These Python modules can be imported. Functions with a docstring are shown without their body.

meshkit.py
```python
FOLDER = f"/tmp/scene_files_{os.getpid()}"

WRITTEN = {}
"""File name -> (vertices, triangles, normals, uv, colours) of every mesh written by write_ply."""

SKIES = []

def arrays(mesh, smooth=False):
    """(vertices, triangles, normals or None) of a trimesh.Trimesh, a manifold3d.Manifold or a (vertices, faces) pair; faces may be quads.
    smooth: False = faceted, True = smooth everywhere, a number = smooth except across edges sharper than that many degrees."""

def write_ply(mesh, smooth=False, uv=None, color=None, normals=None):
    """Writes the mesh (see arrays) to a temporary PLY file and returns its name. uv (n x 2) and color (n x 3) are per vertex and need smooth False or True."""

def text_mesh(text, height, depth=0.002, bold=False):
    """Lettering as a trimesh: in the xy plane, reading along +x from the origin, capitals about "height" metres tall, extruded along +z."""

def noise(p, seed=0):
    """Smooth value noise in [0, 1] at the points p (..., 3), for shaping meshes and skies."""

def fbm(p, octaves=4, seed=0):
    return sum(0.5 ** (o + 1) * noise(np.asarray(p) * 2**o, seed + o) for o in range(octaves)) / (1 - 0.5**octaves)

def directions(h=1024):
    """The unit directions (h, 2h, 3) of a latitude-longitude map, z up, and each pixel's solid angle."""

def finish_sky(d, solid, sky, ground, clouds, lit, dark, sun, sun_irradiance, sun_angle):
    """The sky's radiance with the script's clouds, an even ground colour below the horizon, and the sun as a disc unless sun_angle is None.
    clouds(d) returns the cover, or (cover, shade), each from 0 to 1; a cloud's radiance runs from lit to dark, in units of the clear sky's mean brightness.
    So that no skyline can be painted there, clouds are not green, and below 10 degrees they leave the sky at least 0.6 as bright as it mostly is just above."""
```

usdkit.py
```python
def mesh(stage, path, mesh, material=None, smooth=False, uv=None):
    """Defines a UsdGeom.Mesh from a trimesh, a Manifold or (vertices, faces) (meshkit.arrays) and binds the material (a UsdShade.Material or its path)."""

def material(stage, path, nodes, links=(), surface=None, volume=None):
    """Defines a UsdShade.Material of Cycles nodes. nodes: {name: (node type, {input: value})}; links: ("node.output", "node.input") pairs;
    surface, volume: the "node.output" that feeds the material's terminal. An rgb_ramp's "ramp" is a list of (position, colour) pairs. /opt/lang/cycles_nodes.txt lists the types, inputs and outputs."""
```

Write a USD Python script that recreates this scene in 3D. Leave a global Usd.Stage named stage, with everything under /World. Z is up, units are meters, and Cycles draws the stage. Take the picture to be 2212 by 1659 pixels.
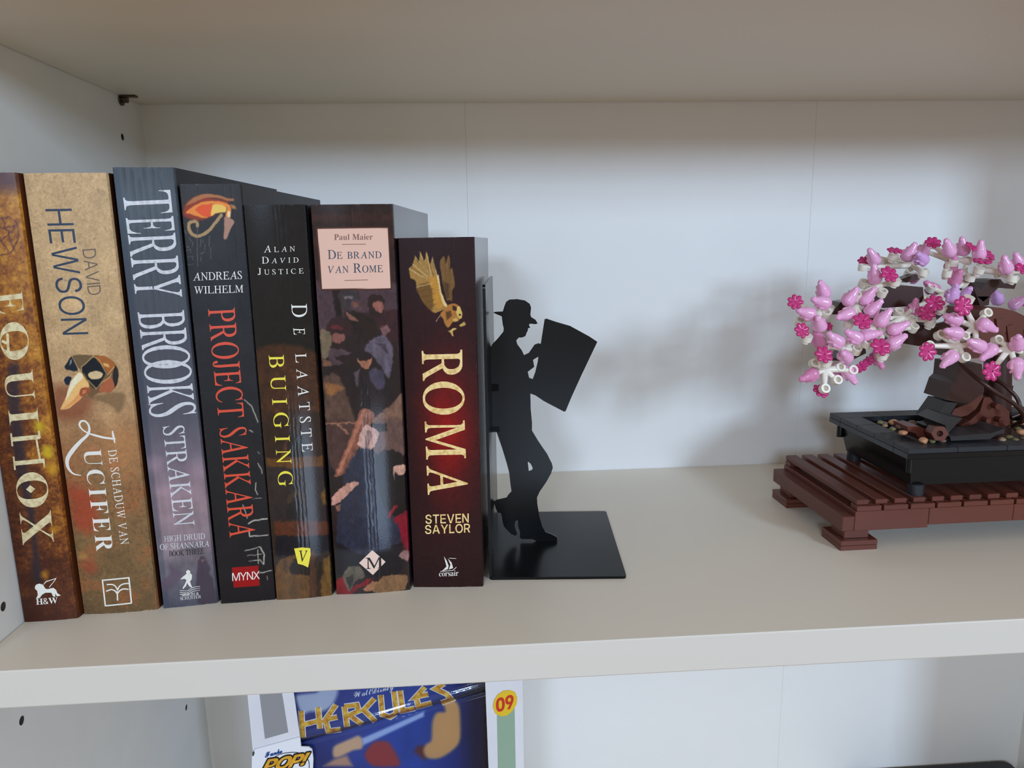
import math
import numpy as np
import trimesh
import manifold3d as m3
import usdkit
import meshkit
from pxr import Usd, UsdGeom, UsdLux, UsdShade, Gf, Sdf, Vt
from shapely.geometry import Polygon, LineString, box as sbox
from shapely.ops import triangulate
from shapely import union_all

stage = Usd.Stage.CreateInMemory()
UsdGeom.SetStageUpAxis(stage, UsdGeom.Tokens.z)
UsdGeom.SetStageMetersPerUnit(stage, 1.0)
UsdGeom.Xform.Define(stage, '/World')
UsdGeom.Scope.Define(stage, '/World/Looks')
GLYPHS = {"sA":[271,[[0,0,0,7,13,9,27,16,39,31,170,260,179,260,224,61,234,23,240,15,246,11,260,7,269,7,271,0,168,0,167,7,179,7,187,10,194,18,194,31,191,44,182,84,180,86,92,86,89,84,66,44,58,21,59,17,64,11,75,7,87,7,88,0],[100,102,102,100,177,101,177,107,156,197,151,194]]],"sB":[211,[[4,0,4,7,19,9,27,12,32,19,35,28,35,213,34,226,30,237,21,244,11,246,3,246,0,252,1,255,119,254,147,248,165,239,178,229,188,216,196,189,196,180,194,170,185,157,178,151,165,143,154,140,153,137,183,120,199,100,205,89,211,63,210,51,205,37,196,25,180,12,161,5,144,1],[74,145,79,142,117,143,130,147,147,158,154,170,157,189,153,207,148,218,141,226,132,234,116,240,82,241,77,240,74,235,72,223,72,150],[75,21,82,14,87,12,110,11,138,16,156,27,166,42,168,55,168,70,161,94,149,112,136,121,114,129,82,130,74,127,72,119,72,42]]],"sC":[230,[[6,93,0,124,1,148,4,164,14,191,24,208,47,234,70,249,101,259,135,260,157,256,180,249,191,249,196,257,203,257,209,181,201,181,195,203,190,215,182,226,169,237,153,245,141,248,113,246,96,240,84,233,63,210,48,178,44,157,43,139,45,111,57,72,73,46,83,35,97,24,112,16,130,11,147,10,165,12,180,17,193,25,207,37,222,56,230,49,214,26,204,16,183,2,156,-5,119,-5,92,1,64,15,39,36,19,61]]],"sD":[250,[[3,0,4,7,20,9,28,13,32,19,35,29,35,200,34,226,30,236,23,242,17,245,2,246,0,249,1,255,102,255,142,250,175,238,188,230,206,216,226,192,238,170,248,137,250,120,249,93,244,75,235,55,220,37,194,17,171,7,151,2,131,0],[74,24,80,17,99,12,126,12,153,18,169,27,183,38,193,53,201,71,206,96,207,124,204,142,196,171,
190,186,177,206,166,218,146,231,121,240,90,243,77,239,72,231,71,209,71,44]]],"sE":[223,[[4,0,4,7,19,9,27,12,32,19,34,29,35,200,34,226,30,237,17,245,3,246,0,252,1,255,194,255,196,248,199,200,193,200,187,217,179,230,172,235,162,239,149,241,83,241,77,239,73,234,71,189,73,142,113,142,132,146,141,151,147,160,151,179,156,179,158,175,156,88,150,88,146,105,142,115,136,123,130,127,116,130,74,130,72,128,72,31,77,19,88,14,149,13,163,16,181,22,194,31,209,51,215,70,222,70,223,66,215,0]]],"sF":[188,[[4,0,5,7,16,7,28,12,34,28,35,197,35,222,31,234,27,240,21,244,11,246,3,246,0,251,1,254,183,255,188,194,181,194,176,211,169,225,157,235,151,238,135,241,85,241,75,237,73,232,74,141,104,141,128,146,136,151,141,159,146,178,153,178,154,174,155,86,146,86,140,113,136,119,129,125,114,129,74,128,74,34,77,21,81,14,88,10,99,7,110,7,113,0]]],"sG":[267,[[8,87,2,112,0,127,1,148,5,172,17,200,34,223,49,237,78,252,111,260,150,259,167,255,192,245,207,242,218,245,224,257,230,257,234,179,228,179,216,201,202,220,179,236,165,243,144,248,120,248,108,245,92,239,79,229,66,215,59,204,51,184,46,162,44,128,48,98,56,76,68,52,78,40,91,27,106,17,121,11,142,6,165,6,180,10,194,19,201,30,201,91,198,105,188,114,162,118,162,124,267,124,267,118,249,115,244,111,240,103,238,86,240,18,204,1,174,-5,131,-5,101,1,77,11,64,18,42,36,24,56]]],"sH":[262,[[4,0,4,7,15,7,26,11,33,20,34,25,35,200,34,226,30,237,17,245,3,246,0,252,1,255,101,255,102,248,89,246,78,241,75,236,72,223,71,152,73,145,79,142,187,142,191,149,191,162,191,218,188,233,185,
237,178,242,167,246,156,248,156,255,257,255,257,248,244,246,235,242,230,236,228,227,227,47,228,31,231,19,240,11,261,7,262,0,160,0,161,7,176,9,184,13,190,28,191,116,189,124,184,127,75,127,71,120,72,32,75,20,79,14,87,10,105,7,106,0]]],"sI":[108,[[4,0,5,7,16,7,28,13,33,20,35,30,35,197,35,222,31,234,27,240,21,244,11,246,3,246,0,251,1,254,103,255,104,248,89,246,79,241,74,228,73,50,74,28,78,18,83,13,89,10,108,7,108,1]]],"sJ":[128,[[0,31,1,40,4,44,11,48,17,48,25,45,35,38,39,27,39,12,45,7,49,5,56,6,61,17,63,57,60,229,57,236,51,241,40,245,23,246,23,255,127,255,128,248,107,244,102,238,100,229,101,66,99,42,89,13,79,2,67,-4,38,-5,23,0,14,6,5,17]]],"sK":[261,[[4,0,4,7,15,7,26,11,33,20,34,25,35,200,34,226,30,237,17,245,3,246,0,252,1,255,101,255,101,248,86,246,78,242,74,237,72,227,71,142,72,139,75,137,81,140,135,195,150,211,162,227,164,234,162,241,157,245,140,248,139,255,227,255,228,248,210,244,192,230,107,145,215,30,236,14,247,9,260,7,261,0,151,0,152,7,165,7,174,11,175,16,173,25,165,36,137,66,87,118,76,127,73,126,71,120,72,30,75,20,78,16,87,10,109,7,110,0]]],"sL":[224,[[4,0,5,7,21,9,30,14,35,30,35,217,32,234,28,240,17,245,3,246,0,252,1,255,101,255,102,248,89,246,80,242,75,235,73,225,72,53,73,33,76,22,82,16,90,13,155,13,175,17,197,30,209,48,217,72,224,72,220,0]]],"sM":[299,[[3,0,2,7,12,7,25,11,32,25,35,209,34,227,31,236,20,244,11,246,2,246,0,250,1,255,70,254,141,77,149,62,225,255,294,255,295,248,280,246,272,242,268,236,265,227,264,56,265,32,268,19,280,10,298,7,299,0,199,0,198,6,214,9,221,
14,225,20,227,34,227,197,227,205,225,206,143,1,137,0,56,202,53,207,50,207,49,35,54,20,56,17,66,10,84,7,85,0]]],"sN":[247,[[4,0,3,7,18,9,28,14,34,29,36,218,33,228,27,236,17,244,1,248,0,255,54,254,185,78,198,62,200,63,200,72,199,224,196,235,194,239,183,245,165,246,163,250,163,254,246,255,247,248,234,246,224,242,219,235,216,222,216,-6,207,-5,59,194,53,200,51,198,51,189,52,27,56,17,60,13,71,9,86,7,87,0]]],"sO":[248,[[10,72,0,114,0,140,4,159,13,185,23,205,38,223,58,240,75,250,95,257,109,260,136,260,156,256,174,250,190,241,215,219,232,196,241,175,246,156,248,138,247,110,242,85,229,53,216,34,193,12,175,2,147,-5,109,-5,83,1,58,13,41,27,23,48],[55,59,66,39,79,24,93,14,114,6,137,6,150,10,171,25,186,46,197,71,203,98,205,126,203,157,195,191,188,207,175,226,159,240,149,245,134,249,117,249,106,246,93,240,82,231,62,207,51,179,45,151,43,130,46,94]]],"sP":[196,[[4,0,4,7,15,7,26,11,31,15,34,25,35,213,34,226,30,237,21,244,11,246,3,246,0,252,1,255,122,254,148,248,167,238,177,229,186,216,196,185,194,164,181,143,164,131,141,124,120,121,75,121,72,118,72,37,75,20,87,10,112,7,111,0],[71,142,77,134,84,132,100,132,122,136,141,146,151,160,154,172,154,186,147,211,136,227,127,235,111,241,93,244,81,243,74,237,71,220,71,147]]],"sR":[252,[[4,0,4,7,19,9,27,12,32,19,35,28,35,213,34,226,30,237,21,244,11,246,3,246,0,252,1,255,130,254,156,248,173,239,182,232,193,218,199,207,203,190,202,170,197,158,186,146,167,135,149,130,148,126,216,28,230,14,241,9,251,7,252,0,194,0,110,124,79,126,73,126,72,123,72,45,74,26,79,15,
85,10,94,7,109,7,110,0],[72,140,79,137,122,139,136,144,152,155,158,165,161,176,161,192,158,205,152,216,141,229,128,236,111,241,90,243,79,240,76,237,72,230,72,218]]],"sS":[157,[[10,-2,0,80,7,80,17,55,24,43,35,29,52,15,71,7,95,6,109,12,121,26,123,35,124,48,119,65,106,84,89,101,35,146,15,168,5,188,2,200,1,217,5,233,18,249,40,259,74,260,88,257,110,250,116,250,122,254,123,259,131,259,139,184,132,185,125,207,108,231,93,242,79,247,58,248,44,241,37,231,35,213,38,201,51,182,71,162,124,119,140,100,150,83,157,56,157,39,154,28,139,9,128,1,113,-4,79,-5,55,0,33,7,26,7,21,5,17,-5,12,-5]]],"sT":[217,[[1,194,0,255,212,254,217,191,211,191,203,217,196,227,186,235,171,240,136,241,132,240,129,232,129,33,133,18,140,11,155,7,171,7,172,0,55,0,55,7,74,9,82,12,90,27,92,51,92,227,90,237,82,241,59,241,41,239,29,235,22,230,14,219,8,192]]],"sU":[254,[[44,53,39,70,38,85,37,227,33,237,28,242,15,246,0,248,0,255,107,255,108,248,92,246,84,242,79,235,75,223,75,110,77,66,84,46,97,29,108,21,120,16,139,12,152,12,171,16,188,26,200,42,205,68,205,215,200,234,195,240,190,244,182,246,168,248,166,254,252,255,254,248,243,248,232,244,227,238,223,226,221,204,222,65,216,34,203,13,196,7,182,0,161,-5,123,-5,105,-1,84,7,63,23,50,40]]],"sV":[261,[[1,248,0,255,102,255,102,248,90,248,80,244,77,239,75,226,108,76,113,57,115,56,189,183,210,224,212,232,209,241,199,246,183,248,183,255,260,255,261,248,250,245,244,241,228,219,100,-6,93,-6,86,20,38,227,33,236,26,242,16,246]]],"sW":[343,[[1,248,0,255,102,255,102,248,90,248,79,242,75,230,
78,211,105,94,111,70,113,68,116,70,155,161,169,197,160,229,158,233,153,239,144,245,134,248,126,248,125,255,222,255,221,248,208,246,202,243,198,235,198,224,226,100,233,73,235,72,237,74,291,210,295,225,295,234,292,240,287,244,278,246,264,248,265,255,341,255,342,254,343,248,331,245,323,239,311,216,221,-6,215,-6,177,163,174,166,170,159,101,-2,99,-6,93,-6,38,227,33,236,23,244,9,248]]],"sY":[257,[[0,248,1,255,110,255,110,248,108,246,97,246,87,242,84,232,92,215,141,138,148,131,192,202,203,229,201,238,196,242,189,245,169,248,170,255,257,254,256,246,246,244,240,240,219,213,158,110,158,32,160,18,164,13,169,10,179,7,199,6,199,0,85,0,86,6,88,7,99,7,112,11,119,19,121,43,120,111,60,205,45,226,38,234,27,241,13,246,3,246]]],"sZ":[222,[[8,6,137,228,141,238,139,240,58,240,39,236,23,228,11,210,8,194,1,192,0,197,3,255,196,254,197,250,194,245,61,16,63,15,150,15,177,18,197,30,206,42,213,70,221,70,222,61,217,0,9,0]]],"bA":[248,[[0,10,5,10,14,14,23,23,32,40,116,254,127,255,217,43,230,19,235,14,248,10,248,0,130,0,130,10,150,12,158,18,161,24,156,42,142,72,62,72,48,39,45,24,48,18,58,11,75,10,75,0,0,0],[69,91,70,88,136,89,102,171,99,169]]],"bC":[230,[[0,107,1,152,11,184,23,205,34,218,47,229,61,239,92,251,115,255,136,255,162,250,197,238,208,242,214,255,224,255,224,169,214,169,209,183,197,204,187,216,175,228,150,240,138,243,123,243,101,235,85,220,75,201,66,167,64,139,64,111,66,86,74,57,87,34,99,24,114,16,124,13,151,14,172,20,184,26,202,38,221,58,230,48,205,20,192,11,164,-1,136,-6,104,-5,76,2,48,18,26,40,
15,58,9,71]]],"bD":[248,[[0,240,0,249,136,249,159,245,185,237,202,227,214,217,228,201,238,183,244,164,248,141,248,107,244,83,238,64,224,40,208,25,197,17,181,10,154,2,134,0,2,0,2,10,10,10,23,14,28,19,32,32,32,214,29,226,23,235,14,239],[91,35,92,26,96,18,105,14,124,14,146,21,156,29,166,41,175,60,180,80,184,118,183,153,179,177,173,196,163,214,150,226,139,233,126,236,100,235,95,231,92,224]]],"bE":[228,[[0,9,14,10,24,14,32,24,34,39,33,218,29,230,24,235,15,239,1,240,1,249,211,249,211,175,202,175,201,186,193,206,182,220,169,228,138,235,105,235,100,234,95,228,93,224,94,135,115,136,129,143,137,150,144,164,150,187,159,189,159,65,150,65,148,81,143,97,138,106,132,112,114,120,94,121,93,27,99,19,113,15,142,16,165,21,178,27,197,42,213,67,217,78,228,78,213,0,0,0]]],"bF":[208,[[0,240,0,249,208,249,208,175,199,175,196,191,188,209,180,220,166,229,141,235,113,237,98,234,93,228,92,137,94,135,114,137,128,144,136,151,141,160,148,190,158,190,158,65,148,65,147,77,142,95,131,112,112,121,93,123,92,121,92,38,94,26,97,20,105,14,120,10,132,10,134,0,1,0,1,10,14,11,23,15,29,22,33,33,33,217,30,226,25,233,15,238]]],"bH":[270,[[0,0,0,10,9,10,23,15,28,20,32,32,32,218,25,233,16,238,0,240,0,249,124,249,124,240,103,236,93,227,91,213,91,139,92,137,179,138,178,223,175,230,170,235,158,239,146,240,146,249,270,249,270,240,259,239,247,235,242,230,238,218,238,33,243,19,252,12,268,10,270,0,146,0,146,10,165,12,174,19,176,24,179,38,179,119,176,121,93,121,91,119,92,29,97,18,102,14,115,10,124,10,124,0]]],"bI":[127,[[0,0,0,10,
16,12,24,16,30,23,34,39,33,223,29,232,24,236,0,240,0,249,126,249,126,240,113,239,101,235,97,231,93,222,93,31,96,23,104,15,115,11,127,10,127,0]]],"bL":[225,[[0,0,0,10,9,10,23,15,28,20,32,32,32,218,29,227,23,235,12,239,0,240,0,249,129,249,129,240,105,238,96,231,92,222,91,38,93,24,100,17,113,15,141,16,166,22,181,31,196,46,211,72,214,83,225,85,212,1]]],"bM":[331,[[0,0,0,10,14,11,21,14,28,19,33,30,34,41,33,222,30,230,25,235,14,239,1,240,1,249,94,249,166,81,170,87,238,249,331,249,331,240,316,238,306,231,302,224,299,213,300,28,303,20,311,13,330,10,330,0,210,0,210,10,227,12,237,20,241,34,241,210,240,211,237,207,151,0,140,0,55,203,53,206,51,206,51,28,55,19,60,15,73,10,85,10,86,0]]],"bN":[252,[[0,0,0,10,16,11,27,18,32,35,32,212,9,237,0,240,0,249,77,249,193,106,203,95,205,97,203,221,201,229,194,235,172,240,172,249,252,249,252,240,232,236,224,229,222,221,221,-6,211,-6,206,-1,51,188,49,186,49,31,54,18,59,14,72,10,81,10,81,0]]],"bO":[259,[[0,116,1,146,5,163,11,180,27,207,40,222,66,240,86,249,114,255,146,255,170,250,191,241,213,227,233,206,249,178,255,158,259,130,256,97,249,72,240,55,228,38,208,20,178,2,157,-4,138,-6,107,-5,80,2,60,12,38,29,25,45,11,69,4,91],[65,102,70,69,77,46,88,28,100,16,119,7,132,6,146,9,157,14,171,26,181,44,189,69,192,96,192,152,187,183,181,201,170,221,159,233,141,241,120,243,104,238,97,234,86,222,75,201,67,172,65,149]]],"bP":[216,[[0,0,0,10,9,10,23,15,28,20,32,32,32,218,25,233,16,238,0,240,0,249,138,249,164,245,175,241,192,232,208,213,213,201,216,187,213,162,203,142,
186,126,163,116,142,113,91,112,92,29,97,18,102,14,115,10,124,10,124,0],[91,128,92,126,115,126,125,129,136,134,142,140,147,149,151,164,149,205,142,222,134,230,126,234,111,237,100,235,92,227]]],"bQ":[259,[[0,116,2,153,9,174,17,192,34,216,60,237,86,249,114,255,146,255,161,252,180,246,200,237,213,227,228,212,240,195,249,178,257,145,259,130,257,104,252,82,245,64,225,36,202,16,181,5,169,1,167,-1,181,-23,196,-35,206,-40,221,-44,236,-44,255,-40,256,-50,237,-58,219,-61,188,-64,153,-59,124,-45,112,-36,100,-23,87,0,61,11,50,18,26,43,10,71,4,91],[65,102,70,69,75,52,88,28,99,17,115,9,134,6,142,7,160,15,173,28,182,46,190,73,194,109,194,140,190,173,182,199,174,216,159,233,141,241,120,243,104,238,97,234,86,222,75,201,67,172,65,149]]],"bR":[255,[[0,0,0,10,9,10,23,15,28,20,32,32,32,218,25,233,16,238,0,240,0,249,137,249,172,243,185,238,200,229,212,216,218,201,219,195,218,167,212,152,200,138,178,126,167,124,165,120,229,25,241,13,247,10,254,10,255,0,176,0,100,116,91,115,92,29,97,18,102,14,115,10,124,10,124,0],[93,228,91,130,93,127,105,127,131,132,140,138,148,145,154,158,158,186,153,212,149,220,137,231,115,237,99,234]]],"bS":[173,[[0,86,1,87,11,86,20,56,27,41,45,21,53,15,72,9,96,9,110,14,122,25,129,39,129,58,122,70,106,84,43,116,20,136,7,157,5,167,4,174,5,199,9,212,20,230,33,243,47,250,65,255,91,255,112,251,135,244,144,244,151,249,152,255,163,255,162,174,153,174,147,194,133,216,119,230,98,241,81,244,71,243,58,238,47,226,42,209,43,200,48,188,57,179,68,172,114,151,141,136,164,113,170,99,173,88,173,
58,169,44,157,23,140,9,125,1,108,-4,64,-5,28,6,19,6,14,3,10,-6,0,-6]]],"bT":[218,[[0,249,218,249,218,174,210,174,203,200,196,214,184,225,162,235,155,237,139,235,138,32,142,20,149,14,162,10,173,10,173,0,44,0,44,10,55,10,69,15,75,20,78,31,80,235,63,237,56,235,36,226,29,220,19,206,12,190,10,174,0,174]]],"bU":[251,[[0,240,0,249,123,249,123,240,105,238,98,234,95,231,91,221,91,61,96,40,102,29,110,21,126,14,152,12,175,19,181,22,193,35,201,50,206,72,206,217,202,228,197,234,188,238,172,240,172,249,251,249,251,240,233,235,227,229,223,218,222,72,213,38,206,25,195,12,186,6,167,-2,150,-6,118,-7,96,-5,77,0,61,9,50,18,44,27,37,43,32,66,31,221,27,230,23,234,11,239]]],"bV":[249,[[0,240,0,249,123,249,123,240,113,240,97,236,92,231,91,222,99,197,149,82,154,92,201,217,201,229,199,232,191,238,170,240,170,249,249,249,249,240,233,236,221,220,134,-7,124,-7,121,-4,26,221,13,236]]],"bW":[350,[[0,240,0,249,108,249,108,240,97,239,88,235,86,229,86,217,126,95,131,88,133,90,173,191,170,204,160,230,150,238,134,240,134,249,249,249,249,240,232,238,225,231,224,219,266,97,268,95,271,98,309,217,307,231,299,238,284,240,284,249,350,249,350,240,339,235,332,229,326,216,254,-5,243,-6,241,-4,184,163,181,165,175,155,115,-1,113,-6,102,-6,24,221,14,236]]],"bX":[248,[[0,10,13,11,23,16,34,25,99,114,32,219,15,236,6,240,1,240,1,249,127,249,127,240,113,240,102,236,98,231,98,224,107,208,139,160,170,204,179,222,179,231,171,238,154,240,154,249,245,249,245,240,236,240,223,236,214,231,201,220,153,154,148,144,226,23,236,12,241,10,
248,10,248,0,124,0,125,10,143,11,152,18,153,23,148,37,109,98,68,42,63,31,63,19,73,11,89,10,89,0,0,0]]],"ba":[163,[[0,27,0,41,3,53,12,64,18,70,47,86,96,103,96,103,97,103,97,103,97,103,97,103,97,104,98,104,98,104,98,104,98,105,98,105,98,105,98,105,98,137,98,137,98,138,98,138,95,148,95,148,95,149,95,149,95,149,87,159,87,160,87,160,87,160,86,160,86,160,86,160,74,164,74,164,73,164,73,164,58,164,58,164,58,164,58,164,57,164,44,159,44,158,44,158,44,158,43,158,43,158,43,158,43,157,43,157,43,157,43,157,41,149,41,148,41,148,41,148,41,147,41,147,42,147,42,147,50,134,51,122,49,117,42,110,34,107,24,107,14,111,7,122,7,137,10,143,20,156,36,165,47,169,60,171,93,171,118,165,133,155,139,144,144,123,144,23,144,23,144,23,144,22,144,22,144,22,145,22,145,21,145,21,150,16,150,16,150,16,151,16,151,16,151,16,151,16,152,16,152,16,152,16,152,16,153,16,162,19,163,16,154,6,136,-2,115,-2,109,0,104,4,98,19,97,19,97,19,97,19,97,19,97,20,96,20,96,20,96,20,96,20,95,20,95,20,95,20,95,20,94,20,94,20,94,20,94,20,93,20,77,7,64,1,47,-2,32,-2,15,4,6,13],[49,37,49,37,49,37,49,36,49,36,54,23,54,23,54,22,54,22,55,22,55,22,55,22,55,21,65,16,65,16,65,16,65,16,66,16,66,16,66,16,66,16,77,17,77,17,77,17,77,17,78,17,78,18,94,29,94,29,94,29,95,29,95,30,98,34,98,35,98,35,98,35,98,35,98,36,98,36,97,92,97,92,97,92,97,92,97,93,97,93,97,93,97,93,97,94,96,94,96,94,96,94,96,94,96,94,95,94,95,94,95,94,94,94,94,94,80,91,79,91,79,91,79,90,79,90,60,78,60,78,59,77,59,77,59,77,59,77,50,60,50,60,50,60,50,59,50,59]]],"bc":[139,[[0,68,0,96,
6,120,12,132,21,145,42,162,51,167,68,171,97,171,114,167,123,161,131,152,134,145,135,129,132,122,124,115,112,114,103,118,100,120,97,128,97,154,97,154,97,154,97,154,97,155,96,155,96,155,96,155,91,162,91,162,90,162,90,163,90,163,90,163,89,163,80,166,80,166,79,166,79,166,79,166,79,166,78,166,65,162,64,162,64,162,64,161,64,161,64,161,56,153,56,153,55,153,55,153,55,152,49,139,49,138,49,138,49,138,45,116,45,115,45,115,45,90,45,89,45,89,50,61,50,60,50,60,58,43,58,42,58,42,58,42,68,29,68,29,68,29,69,29,69,29,85,20,86,20,86,20,86,19,86,19,102,18,103,18,103,18,103,18,103,18,121,25,121,25,122,25,122,25,122,25,135,36,139,33,137,30,130,22,116,10,105,4,86,-2,59,-2,39,5,24,17,12,32,6,44]]],"be":[139,[[0,69,0,101,7,128,18,145,38,163,61,171,90,170,110,162,122,151,127,143,137,118,138,93,51,93,51,93,51,93,51,93,50,93,50,93,50,93,50,93,48,91,48,91,48,91,48,91,48,90,47,90,47,90,47,90,47,89,47,89,49,71,49,71,49,70,54,50,54,50,54,50,54,50,61,36,62,36,62,36,62,35,62,35,72,26,72,26,73,26,73,26,73,26,87,21,87,21,87,21,88,21,88,21,102,21,102,21,102,21,102,21,114,25,114,25,114,25,114,25,122,30,122,30,122,30,122,30,135,44,135,44,139,39,139,39,126,21,107,6,84,-2,58,-2,38,5,19,21,13,30,4,51],[47,107,47,107,47,106,47,106,47,106,48,106,48,105,48,105,48,105,50,103,50,103,50,103,50,103,50,103,51,103,51,103,51,103,52,103,96,103,97,103,97,103,97,103,97,104,98,104,98,104,98,104,98,104,98,104,99,105,99,105,99,105,99,105,99,106,99,106,99,106,98,141,98,141,98,142,98,142,93,156,93,156,93,156,92,157,92,157,87,162,87,
162,86,163,86,163,86,163,86,163,76,166,76,166,76,166,76,166,75,166,75,166,68,164,67,164,67,164,67,164,67,164,60,160,60,160,60,160,60,160,59,159,55,154,55,154,55,154,55,153,49,136,49,136,49,135,49,135]]],"bi":[83,[[0,6,10,9,10,9,10,9,10,9,10,9,11,9,11,9,16,15,16,15,16,15,17,15,17,15,17,16,18,20,18,20,18,21,18,21,18,149,18,150,18,150,18,150,18,150,18,151,14,159,14,159,13,160,13,160,13,160,13,160,13,160,12,160,12,160,12,160,1,163,1,166,66,168,66,26,66,26,66,25,66,25,66,25,71,12,71,11,71,11,72,11,72,11,72,11,72,11,72,10,73,10,73,10,83,7,83,3,0,3],[18,217,20,237,23,242,31,249,37,251,48,251,55,249,63,242,66,237,67,217,64,211,52,202,50,201,33,202,22,211]]],"bl":[83,[[0,6,10,9,10,9,10,9,10,9,10,9,11,9,11,9,16,15,16,15,16,15,17,15,17,15,17,16,18,20,18,20,18,21,18,21,18,229,18,229,18,230,18,230,17,234,17,235,17,235,16,235,16,235,16,235,11,241,11,241,10,241,10,241,10,241,10,241,10,241,9,241,1,243,1,246,66,246,66,26,66,26,66,25,66,25,66,25,71,12,71,11,71,11,72,11,72,11,72,11,72,11,72,10,73,10,73,10,83,7,83,3,0,3]]],"bo":[159,[[0,80,4,113,15,139,36,160,52,168,67,171,91,171,103,169,117,163,128,156,146,136,152,124,158,102,159,88,158,67,153,48,146,33,136,20,126,11,114,4,94,-2,59,-1,49,2,31,13,15,30,7,45,2,61],[49,64,49,64,51,35,51,35,54,24,54,23,54,23,54,23,58,15,58,15,58,15,58,15,65,8,65,8,65,8,65,8,66,8,75,4,75,4,75,4,75,3,76,3,83,3,83,3,84,4,84,4,84,4,95,8,95,8,95,8,95,8,95,8,96,8,96,9,105,21,105,22,105,22,105,22,105,22,109,39,109,39,109,39,110,111,110,111,110,112,105,145,105,145,105,146,
105,146,105,146,99,158,98,158,98,158,98,158,98,158,91,164,91,164,91,164,91,164,90,164,90,164,90,164,74,166,73,166,73,166,73,166,73,166,72,165,66,163,65,163,65,163,65,162,65,162,59,157,59,157,59,156,59,156,54,146,54,146,54,146,54,145,49,104,49,104]]],"br":[143,[[0,3,0,6,10,9,10,9,10,9,10,9,10,9,11,9,11,9,16,15,16,15,16,15,17,15,17,15,17,16,18,20,18,20,18,21,18,21,18,149,18,150,18,150,18,150,18,150,15,157,15,157,15,158,15,158,15,158,15,158,15,158,11,161,10,161,10,162,10,162,10,162,9,162,1,163,1,166,64,168,64,144,64,144,65,144,65,144,65,143,65,143,65,143,65,143,65,142,67,141,67,141,67,141,67,141,68,140,68,140,68,140,68,140,69,140,69,140,69,140,69,140,70,141,70,141,70,141,70,141,71,141,90,162,101,169,108,171,124,171,133,168,140,161,143,154,143,138,135,127,127,124,115,125,106,133,99,142,99,142,99,143,99,143,99,143,98,143,98,143,98,143,98,143,88,145,88,145,88,145,88,145,87,145,87,145,87,145,81,142,81,142,81,141,80,141,80,141,73,132,73,132,72,132,72,132,72,131,67,117,67,117,67,117,67,117,67,116,67,22,67,22,67,21,67,21,69,17,69,17,69,16,69,16,69,16,69,16,75,10,75,10,75,10,75,10,75,10,76,10,76,10,93,6,93,3]]],"bs":[116,[[0,55,5,55,7,46,7,45,7,45,7,45,17,26,17,26,18,26,18,26,29,14,29,14,29,14,30,14,41,8,41,7,41,7,42,7,42,7,42,7,64,6,64,6,64,6,64,6,64,6,65,6,74,10,74,10,74,10,74,10,75,11,82,18,82,18,82,18,83,19,83,19,83,19,86,27,86,28,86,28,86,28,86,28,86,29,84,40,84,40,84,40,84,40,84,41,84,41,84,41,74,54,74,54,73,54,73,54,73,55,27,78,9,94,1,111,1,132,5,144,9,152,21,163,33,169,42,171,
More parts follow.
